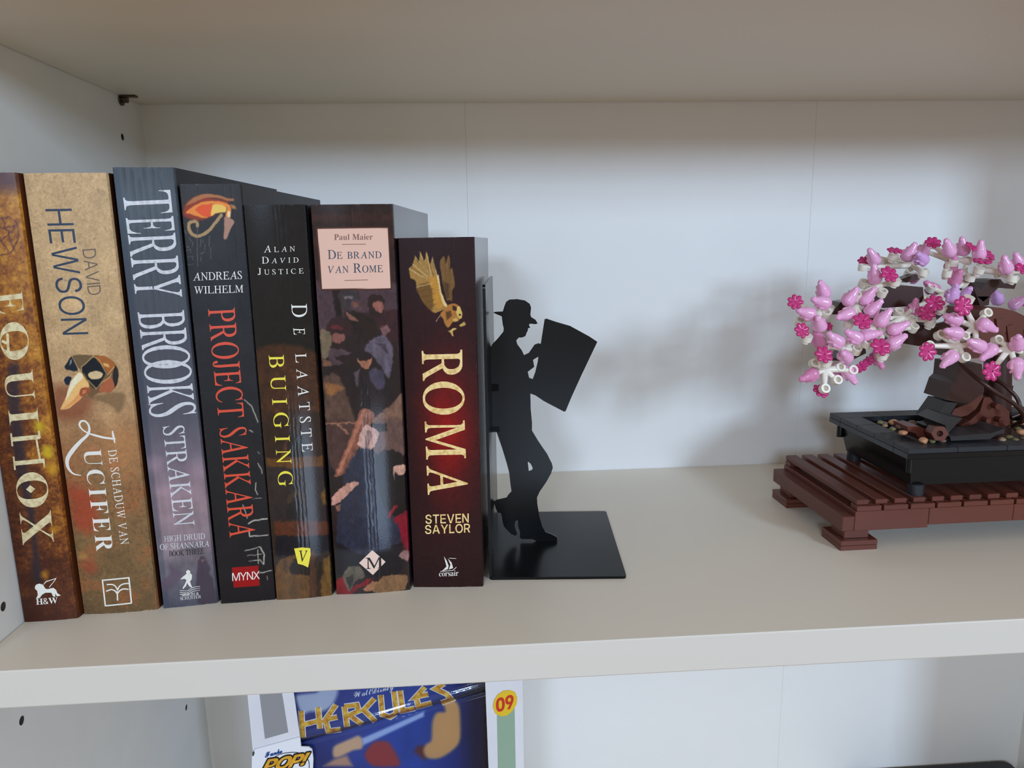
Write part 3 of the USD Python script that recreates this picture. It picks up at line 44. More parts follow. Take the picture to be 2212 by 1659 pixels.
ART = {"equinox":[[[38,30,42],1.4,0.8,[115,1369,160,1368,141,1227,133,1049,126,852,131,792,131,643,125,491,118,337,122,236,75,239,98,493,88,645,70,855,78,1051,89,1230]],[[205,175,30],1.6,0.8,[236,1052,233,1068,224,1079,212,1083,200,1079,191,1068,188,1052,191,1036,200,1025,212,1021,224,1025,233,1036]],[[205,175,30],1.6,0.8,[260,919,257,936,247,949,234,953,221,949,212,936,208,919,212,903,221,890,234,886,247,890,257,903]],[[190,140,30],1.6,0.8,[267,826,265,841,256,851,245,855,234,851,226,841,223,826,226,812,234,802,245,798,256,802,265,812]],[[190,130,30],1.6,0.8,[151,262,149,272,143,279,136,281,128,279,123,272,121,262,123,252,128,245,136,242,143,245,149,252]],[[200,140,30],1.6,0.8,[229,504,227,514,222,521,214,524,207,521,201,514,199,504,201,494,207,487,214,485,222,487,227,494]],[[70,45,60],4,0.6,[280,2267,272,2297,250,2319,220,2327,190,2319,168,2297,160,2267,168,2237,190,2215,220,2207,250,2215,272,2237]],[[75,35,40],0.3,0.75,[206,2090,208,2091,210,2090,243,2057,244,2054,245,1994,215,1935,171,1901,107,1909,105,1911,105,1913,106,1915,109,1916,169,1908,209,1939,238,1996,237,2053,206,2083,130,2052,127,2053,125,2056,126,2058,127,2059]],[[75,35,40],0.3,0.75,[232,2045,234,2044,236,2042,235,2039,233,2038,138,2026,135,2027,134,2029,135,2032,137,2033]],[[75,35,40],0.3,0.75,[188,1925,188,1922,186,1921,183,1921,182,1922,135,2035,135,2037,137,2039,140,2039,142,2037]],[[75,35,40],0.3,0.75,[135,1948,132,1948,130,1949,129,1951,130,1954,229,2037,231,2038,234,2037,235,2034,233,2032]],[[75,35,40],
0.3,0.75,[215,1937,214,1935,212,1933,210,1934,208,1936,178,2080,179,2083,181,2084,184,2084,185,2082]]],"hewson":[[[126,66,44],3,0.7,[0,1242,96,1244,188,1205,141,1085,-3,1091]],[[120,92,62],0.9,0.8,[141,1193,236,1203,286,1212,346,1192,306,1099,266,1146,185,1178]],[[112,82,52],0.2,1,[115,1404,218,1404,275,1394,307,1367,324,1328,322,1287,306,1242,273,1209,221,1211,167,1192,151,1324,134,1339,115,1346,85,1332,73,1351]],[[22,32,42],0.18,1,[114,1401,125,1373,132,1325,85,1334,73,1351]],[[105,84,58],0.18,1,[122,1404,212,1403,175,1361,138,1346]],[[20,23,28],0.18,1,[217,1391,238,1383,265,1334,257,1293,211,1236,189,1244,168,1303,151,1324,161,1352]],[[38,30,25],0.18,1,[314,1346,324,1304,314,1260,299,1236,295,1288]],[[158,92,40],0.18,1,[223,1394,275,1394,307,1364,310,1339,284,1306,267,1327]],[[215,165,100],0.18,1,[255,1362,280,1358,288,1340,266,1344]],[[165,90,58],0.18,1,[282,1289,295,1264,295,1229,266,1209,222,1218,243,1259]],[[205,176,134],0.18,1,[179,1306,195,1319,221,1322,243,1316,251,1304,240,1287,216,1281,191,1285]],[[24,34,54],0.18,1,[61,1283,81,1300,99,1292,82,1258,66,1259]],[[120,130,140],0.18,1,[104,1381,112,1387,108,1367,94,1354]],[[228,178,112],0.18,1,[143,1321,165,1283,180,1247,146,1200,102,1160,63,1134,26,1128,29,1146,53,1183,80,1244,101,1282]],[[240,218,185],0.18,1,[141,1318,152,1290,103,1243,56,1176,78,1238,101,1282]],[[218,148,88],0.18,1,[173,1244,142,1197,95,1157,31,1130,95,1181,132,1222]],[[150,76,46],0.18,1,[126,1208,137,1235,160,1241,185,1230,162,1206,135,1194]],[[190,
120,75],0.18,1,[145,1224,165,1231,156,1210,140,1204]],[[200,165,110],0.1,0.9,[136,1346,140,1325,140,1324,138,1323,137,1324,133,1345,113,1400,113,1402,114,1403,115,1403,116,1402]],[[200,165,110],0.1,0.9,[176,1360,155,1344,154,1324,153,1323,152,1323,151,1324,152,1346,174,1363,217,1402,218,1403,219,1402,220,1401,219,1400]],[[200,165,110],0.1,0.9,[242,1381,265,1321,274,1306,306,1341,308,1341,309,1340,308,1338,274,1301,272,1302,261,1320,240,1378,216,1396,216,1398,217,1399,218,1399]],[[200,165,110],0.1,0.9,[211,1235,243,1267,281,1290,289,1306,290,1307,292,1307,292,1305,283,1287,245,1264,211,1231,209,1231,176,1274,176,1276,177,1277,179,1276]],[[158,58,36],3,0.7,[5,725,120,685,140,532,64,468,9,514,3,625]],[[200,150,80],1.5,0.5,[54,332,51,340,43,345,32,347,21,345,13,340,10,332,13,325,21,319,32,317,43,319,51,325]],[[160,60,40],2.5,0.6,[98,269,93,286,80,299,63,304,45,299,33,287,28,269,33,252,45,239,63,234,80,239,93,251]],[[190,130,80],6,0.5,[376,892,365,952,336,996,296,1012,256,996,227,952,216,892,227,832,256,788,296,772,336,788,365,832]]],"brooks":[[[66,54,64],0.6,0.8,[202,263,225,281,237,264,258,209,251,177,265,134,272,1,178,12,180,144,194,224]],[[92,78,92],1.0,0.8,[0,156,46,199,48,247,66,258,74,228,111,208,99,153,15,97]],[[150,105,95],0.4,0.7,[231,257,230,260,227,263,224,264,220,263,218,260,217,257,218,253,220,251,224,250,227,251,230,253]],[[170,140,155],3,0.5,[79,812,74,832,59,847,39,852,19,847,4,832,-1,812,4,792,19,778,39,772,59,778,74,792]],[[170,140,155],3,0.5,[298,758,291,783,
273,801,248,808,223,801,204,783,198,758,204,733,223,714,248,708,273,714,291,733]],[[170,140,155],3,0.5,[250,652,244,672,230,687,210,692,190,687,175,672,170,652,175,632,190,617,210,612,230,617,244,632]],[[170,140,155],3,0.5,[129,663,122,688,104,707,79,713,54,707,35,688,29,663,35,638,54,620,79,613,104,620,122,638]]],"sakk":[[[150,58,38],0.7,0.9,[3,2094,22,2139,49,2161,95,2181,144,2169,212,2154,225,2146,164,2092,123,2070,72,2059,23,2071]],[[168,108,68],0.25,1,[21,2133,60,2167,103,2183,145,2186,189,2178,221,2165,250,2162,248,2151,220,2153,177,2166,133,2170,87,2158,46,2139]],[[228,134,62],0.25,1,[18,2099,56,2127,100,2147,142,2153,197,2146,232,2128,232,2091,224,2069,205,2080,216,2109,212,2123,169,2138,129,2137,93,2130,66,2113,73,2099,99,2081,124,2076,101,2070,52,2085]],[[222,86,46],0.25,1,[66,2110,93,2130,129,2136,154,2135,136,2081,124,2076,86,2087]],[[246,190,95],0.25,1,[149,2135,185,2135,209,2124,214,2112,207,2097,187,2096,159,2092,136,2081]],[[244,208,165],0.25,1,[219,2103,231,2097,227,2074,213,2074]],[[168,126,110],0.25,1,[199,2075,224,2069,245,2048,222,2014,200,1965,186,1974,195,2029]],[[160,112,72],0.25,1,[233,2134,252,2131,262,2112,239,2114]],[[165,135,96],0.15,1,[59,2046,54,2047,48,2046,40,2043,35,2040,32,2034,32,2022,34,2015,37,2006,43,1997,52,1992,59,1990,66,1990,78,1993,92,2000,108,2010,119,2018,134,2034,181,2089,185,2091,188,2091,192,2089,194,2085,194,2082,192,2078,145,2024,129,2007,112,1993,94,1983,78,1977,68,1975,57,1975,47,1977,37,1982,32,1985,28,1990,23,2000,19,
2011,17,2020,17,2032,19,2042,21,2047,24,2051,32,2057,45,2061,53,2062,63,2061,67,2059,71,2056,74,2050,75,2044,73,2030,71,2027,69,2025,66,2024,63,2025,60,2026,59,2029,58,2032]],[[104,106,112],0.15,0.8,[35,1930,33,1929,32,1931,36,1954,37,1955,39,1954]],[[104,106,112],0.15,0.8,[17,1932,18,1931,17,1929,4,1928,3,1929,4,1931]],[[104,106,112],0.15,0.8,[22,1921,24,1920,24,1919,22,1899,20,1898,19,1899,21,1917,3,1912,1,1913,1,1914,2,1915]],[[104,106,112],0.15,0.8,[32,1883,33,1883,33,1881,30,1867,29,1866,28,1866,27,1867,30,1880,5,1879,3,1880,5,1882]],[[104,106,112],0.15,0.8,[28,1845,29,1844,28,1842,4,1839,2,1840,3,1841]],[[104,106,112],0.15,0.8,[51,1843,49,1842,48,1844,63,2019,64,2021,66,2019]],[[104,106,112],0.15,0.8,[114,1935,112,1934,111,1935,118,1981,120,1983,121,1981]],[[104,106,112],0.15,0.8,[73,1930,71,1929,70,1930,76,1965,77,1966,79,1964]],[[104,106,112],0.15,0.8,[87,1950,86,1948,84,1950,87,1965,89,1966,90,1964]],[[104,106,112],0.15,0.8,[92,1915,91,1914,89,1915,93,1944,95,1946,96,1944]],[[104,106,112],0.15,0.8,[91,1905,93,1904,92,1902,68,1894,67,1895,67,1897]],[[104,106,112],0.15,0.8,[68,1860,66,1859,65,1861,68,1878,69,1879,71,1878]],[[104,106,112],0.15,0.8,[118,1871,116,1870,115,1871,117,1923,118,1925,120,1923]],[[104,106,112],0.15,0.8,[13,1995,12,1993,10,1993,2,2008,2,2010,5,2010]],[[104,106,112],0.15,0.8,[32,1957,31,1955,29,1956,23,1971,24,1972,26,1972]],[[176,168,158],0.15,0.95,[252,1105,278,1019,277,1017,276,1016,274,1016,273,1018,248,1102,216,1137,215,1138,216,1140,218,
1141,219,1140]],[[176,168,158],0.15,0.95,[247,965,248,963,248,962,247,961,245,961,228,972,227,975,228,976,230,976]],[[176,168,158],0.15,0.95,[235,642,245,614,245,613,243,611,242,612,241,613,230,642,235,682,236,683,237,684,239,683,240,681]],[[176,168,158],0.15,0.95,[259,594,260,593,259,592,216,591,215,592,216,593]],[[176,168,158],0.15,0.95,[178,504,180,487,180,486,178,485,176,487,174,503,160,560,161,561,162,562,164,562,165,561]],[[176,168,158],0.15,0.95,[211,474,278,478,281,477,282,474,281,471,278,470,214,466,184,451,181,451,179,453,179,456,181,459]],[[176,168,158],0.15,0.95,[186,385,276,383,278,382,279,380,278,377,275,377,181,378,179,381,177,411,178,413,180,414,183,414,184,412]],[[176,168,158],0.15,0.95,[230,318,231,318,232,317,232,315,230,314,152,298,150,299,150,300,150,302,151,303]],[[176,168,158],0.15,0.95,[252,274,246,214,245,211,242,211,240,212,239,214,245,272,227,313,227,316,228,317,231,318,233,316]],[[176,168,158],0.15,0.95,[234,275,235,275,236,274,235,272,234,272,164,269,163,270,162,271,163,272,164,273]],[[176,168,158],0.15,0.95,[224,244,225,243,226,242,226,240,224,240,169,236,167,236,167,238,167,239,168,240]],[[176,168,158],0.15,0.95,[217,222,217,220,215,220,214,220,213,222,215,299,216,301,218,301,219,301,220,299]],[[176,168,158],0.15,0.95,[278,176,280,176,281,174,280,171,278,170,215,161,212,162,211,164,212,166,214,167]],[[176,168,158],0.15,0.95,[257,120,255,118,254,119,252,141,253,142,255,141]],[[176,168,158],0.15,0.95,[270,843,269,841,267,842,261,854,261,856,263,
855]],[[176,168,158],0.15,0.95,[274,758,276,733,276,732,274,731,272,733,270,756,255,788,256,791,257,791,259,790]],[[176,168,158],0.15,0.95,[242,213,241,210,240,210,239,211,222,241,223,243,224,243,226,243]],[[150,24,24],0.08,1,[74,209,214,208,211,90,73,90]]],"alan":[[[64,35,20],1.2,0.92,[-5,1403,312,1369,307,1042,32,1039,3,1093]],[[44,26,18],1,0.92,[10,1075,308,1060,300,800,6,818]],[[84,52,30],0.6,0.92,[80,805,108,893,131,927,123,874,110,803]],[[26,22,23],0.5,0.92,[110,803,135,927,175,947,214,913,227,796]],[[92,56,24],0.6,0.92,[6,818,305,813,301,750,10,764]],[[40,31,33],0.6,0.92,[10,764,313,745,315,439,17,461]],[[60,45,30],0.6,0.92,[103,603,153,641,192,597,190,560,150,600,104,557]],[[28,24,27],0.5,0.92,[90,474,104,548,148,572,187,523,184,467]],[[120,82,28],0.7,0.92,[278,591,306,626,304,533,283,535]],[[86,43,27],0.5,0.92,[21,461,320,438,315,354,23,381]],[[22,22,30],0.5,0.92,[23,377,315,354,313,263,14,260]],[[98,65,32],0.4,0.92,[-6,-2,9,189,43,243,108,257,151,251,220,-24]],[[70,45,22],0.3,0.92,[46,233,69,246,71,155,54,156]],[[28,18,12],0.4,0.92,[88,153,99,219,133,240,175,222,201,143]],[[74,43,28],0.3,0.92,[201,277,224,275,213,-23,175,-19]],[[106,74,32],0.5,0.92,[253,206,308,249,303,-2,239,-1]],[[30,20,14],0.6,0.92,[235,198,266,215,257,138,227,83]],[[90,52,28],0.4,0.45,[203,1288,228,1284,226,1265,202,1269]],[[38,22,14],0.4,0.45,[150,1083,175,1078,174,1059,149,1064]],[[90,52,28],0.4,0.45,[89,1284,113,1280,112,1261,88,1265]],[[38,22,14],0.4,0.45,[37,1305,62,1301,60,1282,36,1286]],
[[90,52,28],0.4,0.45,[292,1211,317,1206,315,1187,291,1192]],[[38,22,14],0.4,0.45,[243,1122,268,1118,267,1098,242,1103]],[[90,52,28],0.4,0.45,[172,1267,196,1263,195,1244,170,1248]],[[38,22,14],0.4,0.45,[186,1098,211,1093,210,1074,185,1078]],[[90,52,28],0.4,0.45,[93,1075,118,1070,116,1051,92,1055]],[[38,22,14],0.4,0.45,[274,1280,299,1275,298,1256,273,1261]],[[90,52,28],0.4,0.45,[302,1303,327,1298,325,1279,301,1284]],[[38,22,14],0.4,0.45,[44,1226,68,1221,67,1202,43,1207]],[[90,52,28],0.4,0.45,[71,1088,95,1084,94,1064,69,1069]],[[38,22,14],0.4,0.45,[261,1107,286,1102,284,1083,260,1088]],[[90,52,28],0.4,0.45,[261,1258,285,1254,284,1234,259,1239]],[[38,22,14],0.4,0.45,[209,1122,233,1117,232,1098,207,1102]],[[90,52,28],0.4,0.45,[179,1240,203,1236,202,1217,177,1221]],[[38,22,14],0.4,0.45,[269,1318,294,1314,292,1295,268,1299]],[[90,52,28],0.4,0.45,[121,1156,146,1151,144,1132,120,1137]],[[38,22,14],0.4,0.45,[123,1092,147,1087,146,1068,122,1073]],[[90,52,28],0.4,0.45,[91,1235,115,1231,114,1212,89,1216]],[[38,22,14],0.4,0.45,[240,1184,265,1180,264,1161,239,1165]],[[90,52,28],0.4,0.45,[123,1313,147,1308,146,1289,121,1294]],[[38,22,14],0.4,0.45,[213,1175,237,1170,236,1151,211,1156]],[[90,52,28],0.4,0.45,[107,1251,132,1247,130,1228,106,1232]],[[38,22,14],0.4,0.45,[65,1375,90,1370,88,1352,64,1356]],[[90,52,28],0.4,0.45,[160,1301,184,1296,183,1277,159,1282]],[[38,22,14],0.4,0.45,[221,1274,245,1270,244,1251,220,1255]],[[90,52,28],0.4,0.45,[256,1098,281,1093,280,1074,255,1079]],[[38,22,14],0.4,
0.45,[20,1225,45,1220,43,1201,19,1206]],[[90,52,28],0.4,0.45,[78,1245,102,1241,101,1222,77,1227]],[[38,22,14],0.4,0.45,[289,1346,313,1341,312,1322,287,1327]],[[90,52,28],0.4,0.45,[52,1203,76,1199,75,1180,51,1184]],[[38,22,14],0.4,0.45,[138,1201,162,1196,161,1177,137,1181]],[[90,52,28],0.4,0.45,[-2,1115,22,1110,20,1091,-4,1096]],[[38,22,14],0.4,0.45,[108,1235,133,1231,131,1212,107,1216]],[[90,52,28],0.4,0.45,[62,1255,86,1251,85,1232,61,1237]],[[38,22,14],0.4,0.45,[216,1168,240,1164,239,1145,214,1149]],[[90,52,28],0.4,0.45,[158,1296,182,1292,181,1273,156,1277]],[[38,22,14],0.4,0.45,[156,1209,181,1204,179,1185,155,1189]]],"maier":[[[72,52,60],0.8,0.95,[2,1748,433,1723,421,1581,342,1578,249,1580,113,1552,3,1487]],[[25,15,20],0.5,0.95,[81,1705,122,1704,123,1557,88,1564]],[[50,45,50],0.3,0.95,[113,1678,147,1703,214,1691,219,1649,175,1640,166,1588,131,1599,118,1636]],[[112,102,102],0.3,0.95,[140,1667,191,1660,185,1648,145,1656]],[[112,72,62],0.3,0.95,[174,1635,215,1631,209,1608,188,1598]],[[30,20,22],0.5,0.95,[218,1581,288,1532,295,1463,219,1422,173,1524,135,1583]],[[132,86,72],0.3,0.95,[146,1583,185,1556,210,1529,179,1535,149,1562]],[[50,25,32],0.5,0.95,[258,1564,343,1583,421,1581,414,1432,356,1429,288,1532]],[[38,22,25],0.3,0.95,[257,1627,269,1659,306,1671,341,1652,344,1615,337,1567,315,1550,279,1564,265,1585]],[[140,88,78],0.3,0.95,[288,1632,335,1633,341,1599,327,1576,301,1582,284,1606]],[[45,25,30],0.4,0.95,[37,1497,55,1538,108,1563,163,1525,170,1477,143,1451,123,1473,71,1464,
56,1470]],[[95,32,42],0.4,0.95,[58,1507,101,1521,125,1494,83,1490]],[[128,78,72],0.3,0.95,[71,1469,128,1468,132,1446,105,1426,69,1427]],[[112,96,76],0.4,0.95,[3,1487,57,1480,61,1427,49,1363,4,1349]],[[78,58,66],0.4,0.95,[56,1395,164,1370,69,1347,119,1313,51,1304,38,1342]],[[120,80,60],0.4,0.95,[4,1343,47,1326,50,1299,9,1300]],[[92,82,97],0.4,0.95,[228,1379,262,1432,331,1456,366,1412,379,1363,357,1234,336,1240,298,1312,258,1362]],[[55,45,58],0.4,0.95,[282,1420,345,1408,352,1353,313,1398]],[[158,102,78],0.3,0.95,[189,1337,224,1320,267,1335,254,1292,233,1276,203,1305]],[[66,58,76],0.5,0.95,[248,1265,296,1280,326,1246,322,1170,280,1171,251,1221]],[[80,66,74],0.4,0.95,[169,1262,201,1283,180,1186,170,1197]],[[86,62,52],0.6,0.95,[7,1236,59,1261,98,1227,138,1094,147,983,7,989,7,1154]],[[146,94,54],0.8,0.95,[11,1208,60,1201,106,1178,46,1147,13,1154]],[[122,88,72],0.5,0.95,[261,1012,350,1075,422,1138,421,988,259,978]],[[120,84,86],0.4,0.95,[317,1494,355,1514,369,1482,331,1445]],[[74,50,47],0.5,0.95,[5,996,162,992,160,842,105,741,14,746]],[[150,100,80],0.25,0.95,[5,992,162,994,162,988,77,985,122,937,110,934,59,981,7,983]],[[98,70,64],0.5,0.95,[259,991,430,984,425,804,347,791,250,812]],[[36,23,26],0.3,0.95,[253,982,326,979,329,931,256,937]],[[128,78,62],0.25,0.95,[183,1045,226,1061,256,1045,253,998,159,829,84,704,29,693,43,725,127,908]],[[168,104,82],0.5,0.95,[188,1032,213,1031,109,806,67,717,52,725]],[[196,154,144],0.2,0.95,[169,893,196,949,222,974,278,933,265,876,226,823,183,828]],
[[120,86,80],0.4,0.95,[220,942,244,934,220,830,193,834]],[[42,45,62],0.6,0.95,[159,836,251,825,271,746,274,549,367,410,374,288,169,226,44,241,17,310,41,496,86,625,71,691]],[[20,14,18],0.5,0.95,[262,805,409,788,427,474,337,446,274,549]],[[200,144,128],0.25,0.95,[3,551,13,583,67,626,119,659,161,651,129,623,64,561,12,521]],[[140,90,75],0.4,0.95,[24,523,55,528,47,495,29,497]],[[206,154,134],0.3,0.95,[348,729,407,740,428,712,392,675,355,696,350,657]],[[140,25,35],0.3,0.95,[300,448,347,512,365,504,318,440]],[[122,20,36],0.4,0.95,[330,426,382,456,426,454,428,203,383,206,366,377]],[[22,18,24],0.8,0.95,[17,310,169,226,374,288,367,124,264,96,37,112,8,161]],[[152,112,108],0.3,0.95,[358,221,404,245,422,210,401,177,364,200]],[[122,20,26],0.3,0.95,[4,93,61,96,96,45,174,88,192,73,94,11,5,3]],[[92,82,68],0.25,0.95,[40,111,77,164,140,160,162,103,110,79,75,19,52,48]],[[45,40,36],0.3,0.95,[55,103,100,121,90,60,70,33]],[[152,102,72],0.25,0.95,[145,21,173,61,237,70,208,10]],[[128,92,62],0.25,0.95,[202,10,264,96,378,96,399,59,361,-1]],[[70,38,34],0.1,1,[18,2019,386,2015,387,1692,22,1697]],[[226,184,168],0.08,1,[27,2010,379,2007,380,1701,31,1706]]],"roma":[[[160,120,62],0.2,1,[50,1794,71,1822,87,1861,103,1828,114,1882,131,1838,147,1879,159,1817,174,1851,183,1803,199,1761,211,1698,230,1634,239,1595,203,1574,177,1566,157,1579,116,1629,90,1693,81,1735,57,1749]],[[112,78,36],0.8,1,[87,1703,162,1719,176,1628,157,1579,116,1629]],[[184,130,52],0.5,1,[149,1762,191,1747,210,1691,222,1606,185,1589,170,1646,
165,1698]],[[118,84,45],0.25,1,[215,1830,237,1861,243,1823,259,1867,268,1826,263,1795,277,1794,289,1714,273,1676,270,1626,258,1634,244,1634,228,1697,219,1750]],[[80,56,32],0.6,1,[226,1732,257,1718,258,1644,240,1641]],[[220,190,134],0.15,1,[195,1757,206,1761,211,1698,226,1645,245,1606,239,1593,222,1616,209,1663,201,1726]],[[170,112,52],0.2,1,[206,1560,239,1595,264,1612,300,1605,317,1583,321,1548,312,1530,293,1516,272,1516,246,1485,229,1506,219,1535]],[[90,58,30],0.5,1,[235,1570,263,1577,269,1548,240,1527]],[[212,178,98],0.2,1,[303,1601,320,1572,319,1533,301,1541,291,1569]],[[60,34,20],0.3,1,[271,1605,292,1594,292,1573,274,1577]],[[40,22,16],0.15,1,[305,1562,316,1558,314,1548,303,1551]],[[196,168,96],0.25,1,[269,1527,290,1537,300,1516,279,1516]],[[198,166,96],0.12,1,[240,1472,252,1468,274,1481,292,1480,278,1470,268,1463,271,1441,264,1445,256,1461]],[[186,154,86],0.12,1,[303,1496,332,1514,342,1502,317,1489]],[[214,186,132],0.15,0.8,[151,1762,151,1761,150,1760,149,1760,148,1761,85,1859,85,1860,85,1861,87,1861,88,1861]],[[214,186,132],0.15,0.8,[162,1762,162,1761,161,1760,159,1760,158,1761,111,1879,111,1881,112,1882,113,1882,114,1881]],[[214,186,132],0.15,0.8,[169,1762,168,1760,167,1760,166,1760,165,1761,144,1877,145,1879,146,1879,147,1879,148,1878]],[[214,186,132],0.15,0.8,[199,1761,198,1760,197,1759,196,1759,195,1760,174,1851,174,1852,175,1853,177,1853,177,1852]],[[214,186,132],0.15,0.8,[147,1756,147,1755,147,1753,146,1753,144,1753,70,1821,69,1822,69,1823,71,1824,72,1823]],[[214,
186,132],0.15,0.8,[143,1749,143,1748,143,1747,142,1746,141,1746,51,1793,50,1794,50,1795,51,1796,53,1796]],[[214,186,132],0.15,0.8,[169,1721,170,1721,171,1720,170,1718,169,1718,89,1701,88,1702,87,1703,87,1704,88,1705]],[[84,58,28],0.2,0.7,[154,1759,154,1757,152,1757,95,1838,95,1840,97,1840]],[[84,58,28],0.2,0.7,[165,1762,164,1760,162,1761,126,1838,127,1840,129,1839]],[[84,58,28],0.2,0.7,[179,1762,178,1760,176,1761,157,1827,159,1829,160,1828]],[[84,58,28],0.2,0.7,[143,1752,143,1750,141,1750,62,1803,62,1806,64,1806]],[[84,58,28],0.2,0.7,[171,1693,173,1692,172,1690,97,1677,95,1678,96,1680]],[[84,58,28],0.2,0.7,[174,1665,175,1663,174,1662,110,1649,108,1650,109,1651]],[[84,58,28],0.2,0.7,[179,1636,181,1635,180,1633,126,1617,125,1618,126,1619]],[[84,58,28],0.2,0.7,[186,1611,188,1611,187,1609,147,1592,145,1592,146,1594]],[[84,58,28],0.2,0.7,[253,1641,251,1639,250,1641,235,1826,236,1828,238,1826]],[[84,58,28],0.2,0.7,[267,1641,265,1639,264,1640,259,1826,261,1827,262,1826]],[[200,170,150],0.12,0.9,[184,1519,182,1518,182,1520,202,1549,204,1549,205,1547]]]}
TEXTS = [["equinox","title_lettering","cream","b","E",[1008,17286,965,16210,2243,17390],0.08,0,-0.17],["equinox","title_lettering","cream","b","O",[949,15803,874,13905,2226,15901],0.08,0,-0.17],["equinox","title_lettering","cream","b","U",[855,13419,795,11899,2197,13507],0.08,0,-0.17],["equinox","title_lettering","cream","b","I",[777,11450,746,10665,2174,11529],0.08,0,-0.17],["equinox","title_lettering","cream","b","O",[648,8175,573,6272,2135,8237],0.08,0,-0.17],["equinox","title_lettering","cream","b","X",[566,6098,494,4282,2110,6148],0.08,0,-0.17],["equinox","publisher_lettering","white","b","H&W",[716,958,1784,965,739,1290],0.03,0,0],["hewson","author_lettering","navy","l","HEWSON",[815,21208,854,15104,2027,21214],0.17,0,0],["hewson","author_lettering","brown","l","DAVID",[2283,19256,2294,17026,2892,19299],0.12,0,0],["hewson","title_lettering","white","b","UCIFER",[1099,9164,1075,3574,1962,9163],0.22,0,-0.1],["hewson","title_lettering","white","s","DE SCHADUW VAN",[2299,9080,2332,3881,2695,9102],0.16,0,0],["brooks","author_lettering","silver","s","T",[320,21998,331,20890,2468,22084],0.08,0,0],["brooks","author_lettering","silver","s","E",[332,20756,340,19963,2482,20828],0.08,0,0],["brooks","author_lettering","silver","s","R",[340,19950,351,18864,2491,20014],0.08,0,0],["brooks","author_lettering","silver","s","R",[351,18837,362,17724,2503,18889],0.08,0,0],["brooks","author_lettering","silver","s","Y",[360,17883,371,16794,2513,17925],0.08,0,0],["brooks","author_lettering",
"silver","s","B",[377,16136,386,15261,2532,16160],0.08,0,0],["brooks","author_lettering","silver","s","R",[386,15246,396,14191,2542,15262],0.08,0,0],["brooks","author_lettering","silver","s","O",[394,14392,406,13197,2551,14398],0.08,0,0],["brooks","author_lettering","silver","s","O",[402,13631,414,12397,2559,13629],0.08,0,0],["brooks","author_lettering","silver","s","K",[414,12368,424,11392,2573,12353],0.08,0,0],["brooks","author_lettering","silver","s","S",[423,11414,431,10673,2584,11389],0.08,0,0],["brooks","title_lettering","silver","s","STRAKEN",[970,10160,993,4641,1972,10161],0.06,0,0],["brooks","subtitle_lettering","silver","s","HIGH DRUID",[402,3827,2466,3797,419,4143],0.04,0,0],["brooks","subtitle_lettering","silver","s","OF SHANNARA",[148,3391,2639,3345,166,3707],0.04,0,0],["brooks","subtitle_lettering","black","s","BOOK THREE",[562,2980,2346,2955,577,3267],0.03,0,0],["brooks","publisher_lettering","white","s","SIMON &",[968,612,1850,608,976,767],0.03,0,0],["brooks","publisher_lettering","white","s","SCHUSTER",[877,409,1954,406,886,572],0.03,0,0],["sakk","publisher_lettering","white","i","MYNX",[698,1298,2152,1297,723,1764],0.02,0,0],["sakk","author_lettering","white","s","ANDREAS",[206,17629,2578,17664,235,18012],0.06,0,0],["sakk","author_lettering","white","s","WILHELM",[196,16964,2596,16978,217,17328],0.06,0,0],["sakk","title_lettering","orange","s","PROJECT",[787,16193,784,10444,2072,16226],0.08,0,0],["sakk","title_lettering","orange","s","SAKKARA",[795,9918,792,
3815,2098,9949],0.06,0,0],["alan","author_lettering","white","s","Alan",[803,18964,2335,18991,816,19297],0.38,1,0],["alan","author_lettering","white","s","David",[657,18408,2468,18434,676,18736],0.38,1,0],["alan","author_lettering","white","s","Justice",[414,17845,2679,17871,427,18175],0.38,1,0],["alan","title_lettering","white","s","D",[1957,16334,1957,15649,2712,16312],0.08,0,0],["alan","title_lettering","white","s","E",[1966,15090,1976,14740,2520,15057],0.08,0,0],["alan","title_lettering","white","s","LAATSTE",[1969,13742,1960,8430,2508,13743],0.62,0,0],["alan","title_lettering","yellow","s","BUIGING",[630,13721,596,6570,1374,13714],0.52,0,0],["alan","publisher_lettering","black","s","V",[1349,2213,1818,2173,1392,2833],0.08,0,0],["maier","author_lettering","umber","b","Paul Maier",[1075,19525,3015,19514,1093,19812],0.1,0,0],["maier","title_lettering","navy","s","De brand",[692,18573,3415,18571,706,19018],0.1,1,0],["maier","title_lettering","navy","s","van Rome",[646,17856,3451,17855,661,18311],0.1,1,0],["maier","publisher_lettering","black","s","M",[1698,1481,2664,1476,1718,2131],0.08,0,0],["roma","title_lettering","gold","s","R",[1003,13644,1007,11996,3110,13661],0.08,0,0.14],["roma","title_lettering","gold","s","O",[1007,11924,1012,10112,3121,11943],0.08,0,0.14],["roma","title_lettering","gold","s","M",[1012,9741,1018,7588,3136,9763],0.08,0,0.14],["roma","title_lettering","gold","s","A",[1019,7207,1023,5544,3152,7232],0.08,0,0.14],["roma","author_lettering","gold","m",
"STEVEN",[818,3831,3250,3883,827,4367],0.14,0,0],["roma","author_lettering","gold","m","SAYLOR",[770,3227,3308,3292,778,3753],0.12,0,0],["roma","publisher_lettering","white","b","corsair",[1461,661,2569,691,1473,997],0.06,0,0]]
